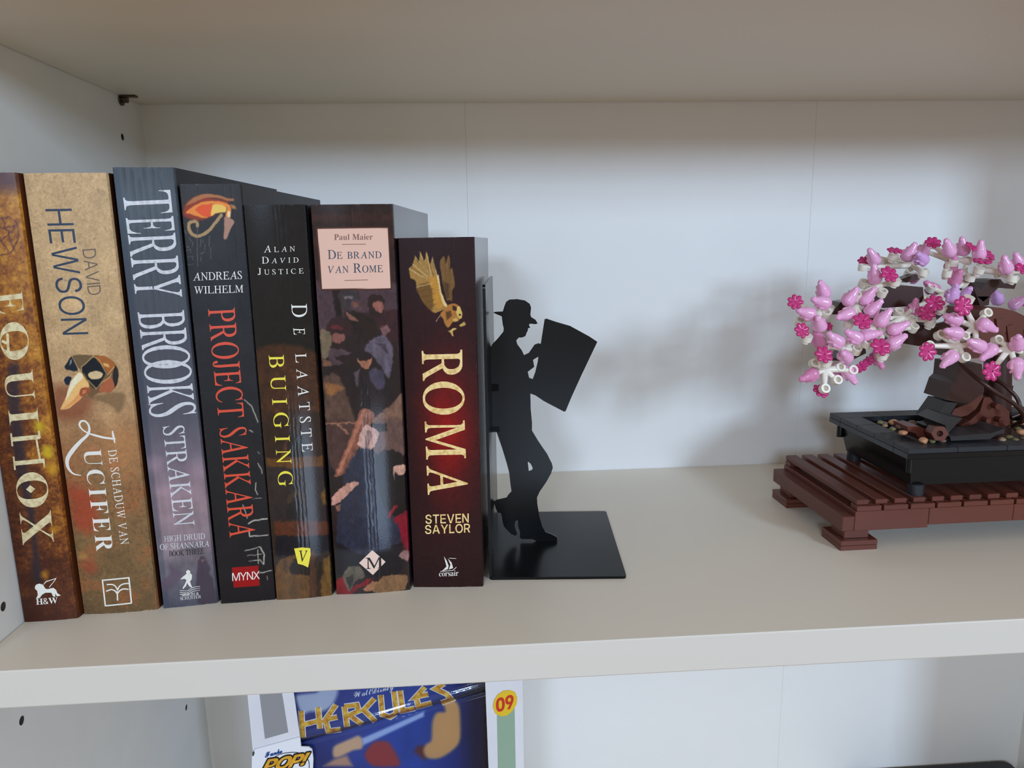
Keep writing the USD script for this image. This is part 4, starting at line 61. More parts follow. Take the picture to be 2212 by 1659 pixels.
SHAPES = [["equinox","title_lettering","cream",[[2049,8645,735,8585,726,8354,642,8357,669,9060,753,9056,744,8815,1884,8868,1856,9892,784,9838,774,9594,691,9597,717,10273,801,10270,793,10069,2027,10131,2018,10336,2102,10340,2118,9949,2053,9946,2055,9902,1946,9897,1974,8872,2061,8876,2061,8872,2141,8870,2126,8399,2042,8402]]],["equinox","title_lettering","cream",[[1065,7304,1292,7514,1516,7299,1269,7090]]],["equinox","title_lettering","cream",[[1257,14230,1256,14224,1254,14218,1251,14213,1248,14208,1245,14203,1241,14199,1237,14195,1232,14191,1227,14188,1222,14185,1216,14183,1211,14182,1205,14181,1199,14181,1193,14181,1187,14182,1181,14183,1176,14185,1170,14187,1165,14190,1161,14194,1156,14198,1152,14202,1149,14207,1146,14212,1143,14217,1141,14222,1139,14228,1138,14234,1138,14240,1138,14246,1182,14744,995,14843,989,14846,984,14850,979,14855,974,14860,970,14866,967,14872,964,14878,961,14884,960,14891,959,14898,958,14905,959,14911,960,14918,961,14925,964,14931,967,14938,970,14943,974,14949,979,14954,984,14959,989,14963,995,14966,1001,14969,1008,14972,1015,14973,1021,14974,1028,14975,1035,14974,1042,14973,1049,14972,1055,14969,1061,14966,1195,14895,1225,15246,1226,15252,1227,15257,1229,15263,1232,15268,1235,15273,1238,15278,1242,15283,1246,15287,1251,15290,1256,15293,1261,15296,1267,15298,1272,15299,1278,15300,1284,15301,1290,15300,1296,15300,1302,15298,1307,15296,1312,15294,1318,15291,1322,15288,1327,15284,1331,15279,1334,15275,1337,15270,1340,15264,1342,15259,1344,15253,1344,
15247,1345,15241,1345,15236,1258,14235]]],["equinox","publisher_mark","white",[[857,2085,1021,2135,1196,2059,1277,1839,1387,1791,1669,1847,1790,1719,1833,1517,1989,1386,1791,1346,1717,1527,1706,1329,1607,1361,1545,1580,1260,1604,1075,1500,951,1336,755,1304,872,1516,866,1738,784,1839,779,1958],[1470,1901,1476,1915,1696,2155,1826,2329,1388,2203,1250,2068,1239,2064,1229,2068,1224,2079,1229,2089,1357,2243,1365,2248,1865,2376,1884,2372,1889,2359,1884,2347,1717,2133,1504,1887,1490,1881,1476,1887]]],["hewson","title_lettering","white",[[395,7864,342,7903,292,7949,248,8003,195,8082,162,8145,137,8209,114,8307,103,8380,99,8456,104,8533,117,8612,148,8728,185,8807,233,8888,313,9003,443,9163,577,9313,724,9454,950,9654,1026,9717,1262,9894,1329,9952,1385,10016,1299,10069,1244,10109,1167,10185,1097,10277,1060,10338,1039,10385,1024,10445,1024,10487,1037,10547,1055,10589,1077,10626,1114,10672,1158,10704,1208,10720,1245,10726,1285,10724,1343,10712,1381,10697,1429,10664,1459,10632,1528,10527,1552,10474,1570,10418,1583,10343,1582,10223,1568,10138,1550,10071,1532,10027,1613,9995,1813,9934,2095,9836,2247,9791,2393,9760,2600,9725,2583,9834,2595,10067,2604,10088,2625,10097,2637,10095,2653,10078,2693,9834,2696,9709,2718,9697,2729,9680,2733,9661,2729,9642,2718,9626,2697,9614,2701,9457,2698,9446,2682,9430,2659,9430,2643,9446,2616,9621,2393,9653,2204,9689,2052,9733,1771,9832,1621,9893,1496,9955,1425,9856,1363,9793,1141,9601,1070,9534,860,9318,723,9167,462,8854,374,8729,333,8651,304,8575,286,8509,272,
8380,274,8307,281,8246,292,8199,315,8132,346,8069,375,8022,413,7973,458,7927,501,7899,570,7868,817,7797,826,7783,822,7773,811,7768,632,7790,544,7805,470,7825],[1218,10236,1254,10195,1332,10131,1422,10079,1441,10117,1463,10181,1475,10230,1483,10343,1478,10390,1465,10437,1443,10492,1395,10568,1365,10600,1346,10613,1312,10625,1245,10628,1200,10614,1158,10573,1125,10511,1116,10480,1114,10445,1137,10370,1161,10320]]],["hewson","publisher_mark","white",[[1846,1267,1864,1271,1881,1264,1893,1251,1895,1229,1931,1272,1995,1322,2064,1361,2102,1377,2182,1397,2233,1399,2326,1385,2428,1362,2444,1354,2454,1339,2455,1321,2447,1305,2432,1295,2388,1299,2311,1317,2228,1329,2193,1328,2128,1311,2062,1281,2004,1244,1954,1192,1885,1097,1856,746,1850,729,1836,717,1818,714,1801,720,1790,734,1786,751,1814,1089,1777,1176,1743,1241,1703,1282,1650,1315,1592,1335,1563,1338,1529,1335,1442,1310,1332,1269,1314,1268,1298,1276,1288,1291,1286,1309,1294,1325,1336,1344,1467,1392,1520,1404,1560,1408,1603,1404,1682,1377,1747,1337,1776,1311,1802,1279,1826,1234,1832,1256],[1182,1969,2532,2022,2551,2018,2566,2003,2571,1984,2542,517,2537,499,2524,486,2506,480,1162,422,1142,426,1127,440,1122,460,1146,1932,1151,1950,1164,1963],[2489,1627,2271,1626,2194,1608,2125,1577,2064,1535,2013,1482,1967,1405,1917,1306,1897,1289,1879,1288,1863,1297,1853,1312,1822,1419,1791,1501,1774,1531,1733,1576,1683,1612,1656,1625,1595,1641,1511,1641,1404,1633,1386,1637,1373,1649,1367,1666,1371,1684,1383,1697,1426,1705,1556,1712,1643,1703,1715,
1674,1778,1630,1833,1568,1872,1488,1894,1416,1956,1522,1986,1558,2018,1588,2092,1638,2172,1674,2261,1695,2374,1699,2490,1695,2495,1946,1220,1895,1198,498,2468,554]]],["brooks","publisher_mark","white",[[1199,688,1258,691,1308,705,1356,731,1502,829,1560,853,1622,865,1761,875,1924,877,1931,875,1938,864,1931,851,1924,849,1693,844,1625,837,1566,826,1516,805,1372,708,1320,680,1261,663,1197,660,1127,668,891,722,881,731,884,745,890,749,1131,696],[1210,802,1269,804,1319,819,1367,845,1513,943,1570,967,1633,979,1772,989,1934,991,1946,985,1949,978,1947,971,1935,963,1703,958,1636,951,1577,939,1526,919,1382,822,1331,794,1272,776,1208,774,1138,782,902,836,892,845,895,859,901,863,1142,810],[1221,916,1280,918,1330,933,1378,959,1524,1057,1539,1063,1413,1152,1326,1366,1236,1172,1079,1026,1064,1093,1216,1338,1306,1532,1222,1623,993,1607,1149,1753,1341,1894,1335,2058,1454,2110,1552,2018,1523,1940,1615,1783,1571,1543,1475,1431,1523,1180,1565,1074,1581,1080,1643,1093,1783,1103,1945,1105,1957,1098,1959,1091,1957,1084,1945,1077,1714,1072,1647,1065,1588,1053,1575,1048,1581,1034,1566,1044,1537,1032,1393,936,1342,908,1283,890,1219,888,1148,896,913,949,903,959,906,972,912,976,1153,923]]],["alan","publisher_mark","yellow",[[1150,2984,1576,3015,2004,2931,2001,2553,1815,1810,1579,1971,1287,2078]]],["maier","rule","umber",[[2672,17454,1473,17452,1473,17482,2672,17484],[2663,19272,1462,19278,1462,19308,2663,19302]]],["maier","publisher_mark","blush",[[2111,2580,2805,1828,2064,1096,1342,1856]]],["roma",
"publisher_mark","white",[[2456,1220,2473,1214,2477,1206,2471,1190,2265,1004,2254,999,1562,952,1553,954,1543,968,1545,977,1559,987,1647,993,1910,1262,1780,1878,1922,1636,2036,1301,1979,1100,1698,996,2246,1034,2448,1216],[2283,1164,2029,1073,2139,1367,2001,1742,2206,1500],[2479,1737,2476,1729,2463,1723,2088,1753,2081,1756,2075,1769,2077,1777,2091,1783,2473,1750]]]]
MAN = [[35,1506,53,1510,94,1511,103,1540,115,1569,136,1583,183,1585,230,1576,259,1555,267,1532,262,1491,266,1475,293,1457,306,1435,293,1431,258,1434,252,1426,260,1410,247,1406,244,1390,239,1382,230,1358,209,1350,189,1350,173,1332,179,1308,205,1272,220,1239,250,1253,286,1304,310,1312,324,1308,349,1460,361,1463,417,1443,505,1416,558,1386,623,1349,671,1316,630,1229,571,1103,511,969,475,881,465,879,414,907,342,947,288,985,256,998,257,899,264,812,263,758,304,686,358,603,388,539,393,513,381,475,350,418,307,354,290,315,293,263,305,184,323,118,342,81,385,62,416,44,419,22,397,11,291,15,260,33,187,34,175,47,179,80,167,120,166,166,149,157,143,127,151,94,160,70,148,57,123,68,98,94,76,121,68,148,63,187,57,213,36,218,24,247,14,286,28,299,96,314,105,330,128,356,122,408,115,485,100,549,72,651,39,756,1,759,6,1001,6,1148,9,1280,25,1310,61,1346,95,1387,98,1408,92,1434,87,1482,50,1498],[275,1210,309,1230,303,1192,288,1131,272,1088,250,1096,241,1135,282,1166],[234,558,253,541,265,515,263,499,240,489]]
FROGS = [[0.4579,0.115,0.1606,-2.5,-1.0,4.7],[0.4537,0.108,0.1538,-8.5,-1.0,2.0],[0.4438,0.106,0.1475,-9.6,-1.0,2.4],[0.4515,0.104,0.1412,-2.1,-1.0,2.7],[0.4599,0.1,0.1317,-8.1,-1.0,5.2],[0.4554,0.112,0.131,-3.0,-1.0,4.1],[0.4734,0.104,0.1329,-8.8,-1.0,4.3],[0.4863,0.108,0.1328,5.2,-1.0,1.5],[0.4706,0.11,0.1453,-6.2,-1.0,-1.4],[0.4778,0.118,0.1557,2.8,-1.0,5.0],[0.4901,0.12,0.1557,2.1,-1.0,3.6],[0.4922,0.116,0.1484,3.1,-1.0,4.6],[0.4942,0.108,0.1433,4.1,-1.0,6.1],[0.504,0.108,0.1367,5.1,-1.0,2.8],[0.5012,0.104,0.129,5.6,-1.0,3.9],[0.466,0.098,0.1216,-2.4,-1.0,1.6],[0.496,0.125,0.1689,-2.7,-1.0,8.4],[0.5083,0.15,0.179,-4.2,-1.0,5.7],[0.5303,0.145,0.1817,2.6,-1.0,5.9],[0.5529,0.165,0.183,-0.9,-1.0,2.8],[0.5318,0.135,0.1781,-3.1,-1.0,1.6],[0.5532,0.14,0.184,-4.0,-1.0,7.8],[0.5699,0.15,0.1847,-3.4,-1.0,8.5],[0.5746,0.14,0.1821,-1.0,-1.0,7.8],[0.5858,0.13,0.1729,-3.4,-1.0,6.3],[0.5977,0.135,0.1747,-4.7,-1.0,6.8],[0.5635,0.15,0.1727,-0.1,-1.0,5.7],[0.5641,0.145,0.1645,-0.2,-1.0,3.1],[0.5505,0.15,0.158,-8.0,-1.0,4.8],[0.5266,0.13,0.146,0.3,-1.0,8.6],[0.549,0.125,0.1555,-0.3,-1.0,5.2],[0.5745,0.15,0.1529,0.6,-1.0,2.7],[0.5342,0.102,0.1423,-9.7,-1.0,2.8],[0.5313,0.096,0.1346,-9.2,-1.0,1.8],[0.5437,0.092,0.1275,-8.7,-1.0,3.5],[0.5554,0.1,0.1374,8.6,-1.0,-5.0],[0.5531,0.094,0.122,-8.4,-1.0,-7.1],[0.53,0.096,0.1181,-8.7,-1.0,-7.1],[0.5682,0.09,0.1285,-1.8,-1.0,3.0],[0.5646,0.084,0.1138,0.4,-1.0,-10.0],[0.6203,0.18,0.1477,-3.0,-1.0,4.3],[0.6325,0.175,0.1441,2.4,-1.0,2.9],[0.449,0.108,
0.1082,-8.0,-1.0,-3.6],[0.4733,0.12,0.1083,-1.5,-1.0,-2.0],[0.4774,0.112,0.1074,2.6,-1.0,-4.7],[0.5057,0.13,0.1133,0.4,-1.0,-2.9],[0.5946,0.17,0.151,-1.8,-1.0,2.2],[0.5456,0.165,0.1643,-3.2,-1.0,0.5],[0.4663,0.13,0.1455,-3.4,-1.0,-1.7],[0.6185,0.19,0.1513,-2.8,-1.0,3.4]]
FLOWERS = [[0.4358,0.104,0.1545,-0.3,-0.9,0.3,5],[0.4391,0.1,0.1378,0.1,-0.95,0.35,5.2],[0.4511,0.095,0.1235,0,-0.85,0.5,6],[0.4786,0.104,0.142,-0.1,-0.8,0.55,6.2],[0.4889,0.1,0.1265,0,-0.8,0.6,6.6],[0.5013,0.118,0.1691,0.05,-0.8,0.55,6.2],[0.5182,0.142,0.1831,0,-0.35,0.94,5.2],[0.5488,0.15,0.1877,-0.2,-0.7,0.7,5.4],[0.5684,0.14,0.1848,0.3,-0.6,0.7,4.5],[0.5812,0.14,0.179,0.3,-0.7,0.6,4.8],[0.5696,0.13,0.1756,0,-0.25,0.97,6],[0.508,0.16,0.1761,-0.3,-0.6,0.6,4.5],[0.5326,0.118,0.1505,-0.3,-0.8,0.5,6.2],[0.5252,0.114,0.1449,-0.2,-0.85,0.5,5.8],[0.5344,0.094,0.1506,0.05,-0.97,0.2,6.6],[0.5135,0.092,0.124,0.05,-0.98,0.15,6.2],[0.5521,0.088,0.1117,0.05,-0.98,0.15,6.6],[0.4591,0.112,0.0975,-0.2,0.6,-0.7,5.6],[0.487,0.116,0.1116,0.1,-0.8,-0.4,5],[0.4678,0.125,0.1367,0,-0.8,0.5,3.4],[0.4989,0.13,0.1124,0.1,-0.9,-0.2,4],[0.5971,0.13,0.1703,0.1,-0.7,0.6,5],[0.6461,0.19,0.1431,0,-0.8,0.5,4]]
CUPS = [[0.4433,0.103,0.1331],[0.4844,0.107,0.1376],[0.4537,0.098,0.1183],[0.4917,0.103,0.121],[0.5068,0.121,0.1645],[0.5185,0.145,0.1793],[0.5383,0.121,0.1469],[0.5293,0.117,0.1383],[0.5393,0.098,0.1546],[0.537,0.14,0.1685],[0.5697,0.133,0.1701],[0.5989,0.14,0.1637],[0.467,0.125,0.1485],[0.4807,0.108,0.1283],[0.5397,0.16,0.1674]]
TWIGS = [[[0.4581,0.106,0.1123],[0.0,-0.936,0.352],[[0.4515,0.1074,0.1161,1],[0.4499,0.1049,0.1093,1],[0.4563,0.1018,0.1011,1],[0.4647,0.1036,0.1059,1],[0.4675,0.1064,0.1133,1],[0.4752,0.1056,0.1114,1],[0.4585,0.1075,0.1164,0]]],[[0.4687,0.107,0.1252],[0.0,-0.6,0.8],[[0.4585,0.1087,0.1265,1],[0.4767,0.1053,0.1239,1],[0.4673,0.1011,0.1207,0],[0.4826,0.1106,0.1279,0],[0.4673,0.1119,0.1289,0],[0.4794,0.114,0.1305,0]]],[[0.4961,0.112,0.1353],[0.05,-0.654,0.755],[[0.482,0.1029,0.1284,1],[0.4876,0.1121,0.1359,0],[0.5083,0.1144,0.1366,0],[0.5008,0.1189,0.141,0],[0.501,0.105,0.1289,0],[0.4898,0.101,0.1262,0],[0.5175,0.1141,0.1357,1]]],[[0.4828,0.12,0.1489],[-0.05,-0.599,0.799],[[0.4735,0.1154,0.1449,0],[0.4826,0.1267,0.1539,0],[0.4938,0.1264,0.1544,0],[0.4825,0.1103,0.1416,0],[0.4927,0.1182,0.1482,0],[0.4726,0.1088,0.1399,1]]],[[0.4554,0.114,0.1462],[-0.1,-0.652,0.752],[[0.4426,0.1104,0.1413,1],[0.4601,0.1131,0.146,1],[0.445,0.1224,0.1521,0],[0.4479,0.1152,0.1462,0],[0.4611,0.1205,0.1526,0],[0.4537,0.1084,0.1411,0]]],[[0.5116,0.118,0.1412],[0.0,-0.6,0.8],[[0.5121,0.1226,0.1446,1],[0.5294,0.1162,0.1399,0],[0.5014,0.1187,0.1417,0],[0.5239,0.1259,0.1471,0],[0.5178,0.117,0.1404,0],[0.4949,0.1105,0.1356,0]]],[[0.5502,0.104,0.1367],[0.05,-0.905,0.422],[[0.5463,0.1091,0.1481,0],[0.5598,0.1081,0.1444,1],[0.5365,0.1058,0.1422,0],[0.5416,0.101,0.1313,0],[0.5591,0.1046,0.1368,0],[0.5491,0.0994,0.127,0]]],[[0.5365,0.098,0.1258],[0.0,-0.906,0.423],[[0.518,0.0983,0.1265,0],[0.5263,0.1011,0.1325,
1],[0.529,0.0945,0.1183,0],[0.539,0.0949,0.1193,1],[0.5477,0.0985,0.1268,0],[0.5353,0.1017,0.1338,0]]],[[0.5666,0.094,0.1248],[0.0,-0.917,0.399],[[0.5595,0.0959,0.1292,1],[0.5526,0.0884,0.112,0],[0.5725,0.0954,0.128,0],[0.5522,0.0929,0.1222,0],[0.5761,0.0923,0.1209,0],[0.5681,0.0895,0.1145,0]]],[[0.495,0.124,0.1603],[0.0,-0.6,0.8],[[0.4904,0.1276,0.163,1],[0.4991,0.1202,0.1575,1],[0.5117,0.1291,0.1641,0],[0.4894,0.118,0.1558,0],[0.5017,0.1348,0.1684,0],[0.4813,0.1182,0.156,0]]],[[0.5354,0.15,0.1728],[0.0,-0.2,0.98],[[0.529,0.162,0.1784,0],[0.5007,0.1482,0.1724,1],[0.5206,0.1596,0.1748,1],[0.5414,0.162,0.1805,0],[0.5357,0.138,0.1691,0],[0.5491,0.162,0.1765,0],[0.5151,0.162,0.1787,0]]],[[0.5607,0.15,0.1762],[0.0,-0.25,0.968],[[0.5573,0.162,0.1857,0],[0.5674,0.162,0.1824,0],[0.5789,0.162,0.183,0],[0.5595,0.1433,0.1745,0],[0.5523,0.138,0.168,1],[0.5721,0.1478,0.1756,0],[0.5511,0.162,0.1819,0]]],[[0.587,0.138,0.1677],[0.0,-0.2,0.98],[[0.5791,0.146,0.1693,0],[0.588,0.126,0.1648,0],[0.6008,0.15,0.1712,0],[0.6087,0.15,0.1734,0],[0.5843,0.15,0.1738,0],[0.6103,0.141,0.1683,0]]],[[0.5532,0.138,0.1545],[0.0,-0.6,0.8],[[0.5458,0.1429,0.1581,0],[0.5373,0.133,0.1507,1],[0.5592,0.1388,0.1551,0],[0.5433,0.1292,0.1479,0],[0.5701,0.146,0.1605,0],[0.5255,0.1279,0.1469,0]]],[[0.5721,0.15,0.1672],[0.0,-0.301,0.954],[[0.5575,0.1454,0.1658,1],[0.5712,0.1415,0.1645,1],[0.5822,0.162,0.1751,0],[0.5634,0.144,0.1653,0]]]]
BRANCHES = [["branch",0,0.135,0.018,[0.5075,0.1602,0.5225,0.161,0.5351,0.1596,0.537,0.1476,0.5098,0.1463,0.5072,0.1542]],["branch",0,0.15,0.008,[0.5282,0.1638,0.5383,0.1675,0.5449,0.1662,0.5435,0.1639,0.5325,0.1614]],["branch",0,0.13,0.012,[0.4777,0.1515,0.4826,0.1522,0.4854,0.1462,0.4794,0.1433,0.4725,0.1435,0.4731,0.1465]],["branch",0,0.122,0.016,[0.5175,0.1359,0.5227,0.138,0.5289,0.1363,0.539,0.1354,0.5422,0.1263,0.5271,0.1226,0.5205,0.1239,0.5115,0.1256]],["branch",0,0.125,0.012,[0.469,0.117,0.4751,0.1161,0.4822,0.1218,0.4934,0.1237,0.4946,0.1185,0.4843,0.1136,0.4722,0.1143]],["branch",0,0.15,0.016,[0.5725,0.1633,0.5794,0.1601,0.5855,0.1561,0.5882,0.1607,0.5913,0.1626,0.5986,0.1628,0.6014,0.1597,0.6104,0.1595,0.6092,0.1556,0.6026,0.1561,0.5977,0.1566,0.5925,0.1513,0.5881,0.1475,0.5827,0.1515,0.5806,0.1562,0.5756,0.1575]],["branch",0,0.15,0.012,[0.5827,0.1515,0.5925,0.1513,0.5924,0.1451,0.586,0.1444]],["branch",1,0.13,0.035,[0.5723,0.1442,0.5768,0.1463,0.5863,0.1454,0.5961,0.1429,0.6061,0.1381,0.6109,0.1251,0.6039,0.1176,0.5883,0.1141,0.5727,0.1123,0.56,0.1118,0.5478,0.1236,0.5585,0.1264,0.5694,0.1276,0.5724,0.1367]],["branch",1,0.1285,0.002,[0.582,0.1385,0.5887,0.1387,0.5902,0.1296,0.5843,0.129]],["branch",1,0.1288,0.0015,[0.5901,0.1333,0.5945,0.1348,0.6012,0.1255,0.5928,0.1226]],["branch",0,0.128,0.012,[0.4888,0.1463,0.5057,0.1459,0.5212,0.1441,0.5405,0.1451,0.5462,0.142,0.5339,0.1325,0.514,0.139,0.4986,0.1386]],["trunk",0,0.122,0.024,[0.5546,0.1105,0.5545,0.1002,0.5519,
0.0977,0.5489,0.0865,0.5654,0.0836,0.5748,0.0911,0.5739,0.0963,0.571,0.1101]],["trunk",2,0.12,0.02,[0.5486,0.0861,0.5407,0.0738,0.5427,0.0725,0.551,0.0767,0.5559,0.085]],["trunk",1,0.125,0.02,[0.5574,0.08,0.5611,0.0814,0.5666,0.0831,0.5761,0.0907,0.5767,0.0873,0.5724,0.0791,0.5671,0.0751,0.5626,0.0741,0.5555,0.0763]],["trunk",0,0.14,0.026,[0.5912,0.0989,0.6035,0.0985,0.6043,0.0923,0.6088,0.091,0.6077,0.0802,0.602,0.078,0.5959,0.0821,0.5919,0.09]],["trunk",1,0.125,0.03,[0.5769,0.087,0.5811,0.0873,0.5846,0.0834,0.5902,0.0817,0.5958,0.077,0.5977,0.067,0.565,0.0655,0.5627,0.0686,0.5689,0.0718,0.5752,0.0777]],["root",2,0.106,0.022,[0.5331,0.0762,0.5405,0.0802,0.5503,0.0784,0.5466,0.0745,0.5413,0.0684,0.54,0.07,0.5389,0.074]],["root",1,0.112,0.016,[0.5179,0.0726,0.525,0.0728,0.5303,0.0707,0.5354,0.0687,0.5348,0.0635,0.5262,0.0635,0.5239,0.0676,0.5182,0.0693]],["root",2,0.118,0.014,[0.537,0.0697,0.5463,0.0736,0.5478,0.0701,0.5441,0.0679,0.5376,0.0674]],["root",2,0.098,0.02,[0.5369,0.0691,0.5543,0.0701,0.5635,0.0703,0.5723,0.0731,0.5727,0.0698,0.5677,0.0689,0.5639,0.0662,0.538,0.066]]]
VINES = [[[0.5501,0.115,0.1125],[0.5528,0.106,0.1068],[0.5563,0.1,0.1022],[0.5645,0.098,0.096],[0.5731,0.098,0.0911],[0.5819,0.1,0.085],[0.5885,0.104,0.0788],[0.593,0.11,0.0736]],[[0.5828,0.125,0.0988],[0.5846,0.12,0.0971],[0.5877,0.116,0.093],[0.5909,0.114,0.0886],[0.5921,0.112,0.0838],[0.5942,0.112,0.079]],[[0.5976,0.112,0.0763],[0.5956,0.112,0.0737],[0.5946,0.116,0.0709],[0.5949,0.12,0.0682]],[[0.6011,0.13,0.0714],[0.6059,0.13,0.0732],[0.6104,0.13,0.0754]]]
KNOBS = [[0.5783,0.122,0.0724],[0.5871,0.122,0.0725],[0.5837,0.122,0.0818],[0.5361,0.122,0.0657]]
HEXEND = [0.5306,0.1,0.0709]
PEBBLES = [[0.5199,0.13,0.0707,4.4,0],[0.5187,0.122,0.0697,3.4,1],[0.5095,0.128,0.0716,3,2],[0.5092,0.122,0.0709,2.2,3],[0.5154,0.112,0.0685,3.8,0],[0.536,0.135,0.0686,4,1],[0.5214,0.1,0.0664,4.4,0],[0.5339,0.1,0.0658,3,1],[0.5269,0.125,0.0686,3.5,1],[0.5132,0.13,0.0702,3.2,1],[0.512,0.118,0.0697,3,2],[0.5936,0.11,0.0667,4.6,0],[0.5806,0.104,0.0653,3.6,2],[0.573,0.1,0.0652,3.4,3],[0.5814,0.1,0.0649,3.2,2],[0.5991,0.12,0.0659,3.4,2],[0.5887,0.102,0.0648,3.2,1],[0.6042,0.13,0.0679,3,3],[0.5974,0.124,0.0665,3,1],[0.5268,0.099,0.0659,2.6,2],[0.5437,0.14,0.0667,3.2,3],[0.6101,0.13,0.067,3,0]]
FB = {"edge":[80.91,-110.99,270.52,-114.29,79.95,-160.35,270.37,-173.43],"win":[111.54,-111.52,114.01,-151.89,243.76,-111.46,245.15,-178.88],"grey":[88.78,-109.31,103.9,-110.23,105.9,-140.7,89.71,-144.77],"logo":[80.1,-156.07,82.4,-151.9,114.06,-144.31,114.01,-151.89,119.39,-152.53,121.61,-154.66,121.95,-162.04,120.91,-172.23,78.76,-169.28],"blob":[80.51,-154.13,81.81,-153.1,82.09,-154.52,81.27,-156.72,80.28,-156.93],"oval":[249.28,-129.87,250.17,-124.74,252.85,-120.3,257.04,-117.69,261.19,-117.37,264.79,-119.02,266.43,-123.44,265.93,-128.6,262.99,-133.63,259.28,-136.88,255.1,-137.48,250.98,-135.19],"strip":[252.03,-134.68,264.49,-130.82,264.56,-182.76,251.85,-181.87],"n09":[251.42,-134.06,263.96,-131.25,251.34,-123.37],"funko":[88.95,-158.65,100.95,-155.8,89.0,-154.99],"pop":[85.6,-169.76,114.99,-166.11,91.06,-159.92],"arc":[94.81,-159.05,95.29,-158.79,95.94,-158.43,96.73,-158.0,97.59,-157.56,98.5,-157.15,99.4,-156.82,100.31,-156.57,101.29,-156.34,102.3,-156.15,103.33,-156.0,104.36,-155.89,105.37,-155.82,106.37,-155.78,107.38,-155.76,108.38,-155.79,109.37,-155.87,110.33,-156.01,111.25,-156.21,112.13,-156.49,112.99,-156.83,113.82,-157.24,114.61,-157.7,115.34,-158.22,115.99,-158.8,116.58,-159.45,117.13,-160.18,117.61,-160.96,118.02,-161.79,118.37,-162.65,118.63,-163.52,118.78,-164.47,118.83,-165.55,118.8,-166.66,118.73,-167.7,118.67,-168.58,118.64,-169.21],"title":[114.59,-148.55,217.77,-131.4,114.09,-129.69],"walt":[152.03,-119.64,179.96,-114.46,151.66,-115.48],
"beam":[155.52,-152.41,182.11,-140.06,181.88,-145.11,156.21,-157.84,200.38,-133.71,199.97,-137.73],"crease":[114.22,-145.02,243.94,-112.82,244.39,-120.48,114.68,-147.15],"cloud":[111.72,-115.63,125.9,-114.31,129.01,-111.49,140.16,-112.17,140.33,-117.4,135.91,-125.4,128.8,-129.38,121.01,-128.89,116.52,-130.26,113.39,-126.19],"tan":[198.62,-165.1,200.9,-159.95,204.66,-156.68,205.68,-143.31,209.06,-135.42,215.27,-134.66,214.01,-126.51,219.71,-125.14,224.22,-128.88,225.8,-136.49,225.46,-156.31,221.02,-164.85,210.35,-171.82,201.5,-171.21],"brown":[192.36,-165.85,195.17,-160.74,199.77,-162.23,200.47,-171.14,198.34,-172.18],"red":[156.75,-166.14,160.64,-158.99,165.82,-155.36,173.75,-156.46,177.0,-161.81,180.18,-168.89,180.34,-176.39,162.28,-175.12],"skin":[134.85,-165.77,135.34,-157.85,142.0,-154.33,149.12,-151.42,153.17,-149.99,155.95,-153.57,155.08,-160.32,148.53,-161.58,140.33,-165.58],"skin2":[127.44,-172.68,135.23,-167.51,144.33,-165.28,147.81,-174.11]}
BOXTITLE = [[114.84,-127.66,114.59,-148.55],[126.57,-125.64,126.93,-142.35],[114.42,-138.74,126.86,-136.06],[139.13,-124.35,131.06,-135.64,139.51,-134.09],[131.06,-135.64,132.68,-144.83,141.36,-144.0],[144.91,-126.1,145.79,-142.19],[144.91,-126.1,153.55,-125.26,154.75,-130.2,145.68,-133.79],[148.74,-133.99,156.38,-140.77],[166.08,-121.2,158.23,-129.72,165.75,-139.28],[170.51,-118.71,170.98,-134.02,176.43,-136.47,180.28,-133.91],[179.86,-116.52,180.9,-133.95],[184.2,-116.1,185.33,-132.14,194.1,-130.6],[201.58,-114.4,195.09,-121.61,203.84,-120.07],[195.09,-121.61,196.63,-129.36,206.06,-127.17],[215.29,-112.47,208.95,-116.23,216.87,-120.88,219.85,-125.24,212.9,-127.59]]
CAM = [0.237363,-0.324787,0.192845,0.062882,-0.192051,-0.017048,1579.920537]

# ------------------------------------------------------------------ camera, daylight, exposure
def look(yaw, pitch, roll):
    cy, sy, cp, sp = math.cos(yaw), math.sin(yaw), math.cos(pitch), math.sin(pitch)
    f = np.array([sy * cp, cy * cp, sp]); r = np.array([cy, -sy, 0.0]); u = np.cross(r, f)
    cr, sr = math.cos(roll), math.sin(roll)
    return cr * r + sr * u, -sr * r + cr * u, f
cam = UsdGeom.Camera.Define(stage, '/World/camera')
rr, uu, ff = look(*CAM[3:6])
m = Gf.Matrix4d(1.0)
for i, v in enumerate((rr, uu, -ff, np.array(CAM[:3]))):
    for j in range(3):
        m[i, j] = float(v[j])
cam.AddTransformOp().Set(m)
cam.CreateHorizontalApertureAttr(36.0)
cam.CreateVerticalApertureAttr(27.0)
cam.CreateFocalLengthAttr(36.0 * CAM[6] / 2212)
cam.CreateClippingRangeAttr(Gf.Vec2f(0.01, 50))
cam.GetPrim().CreateAttribute('exposure', Sdf.ValueTypeNames.Float).Set(0.0)

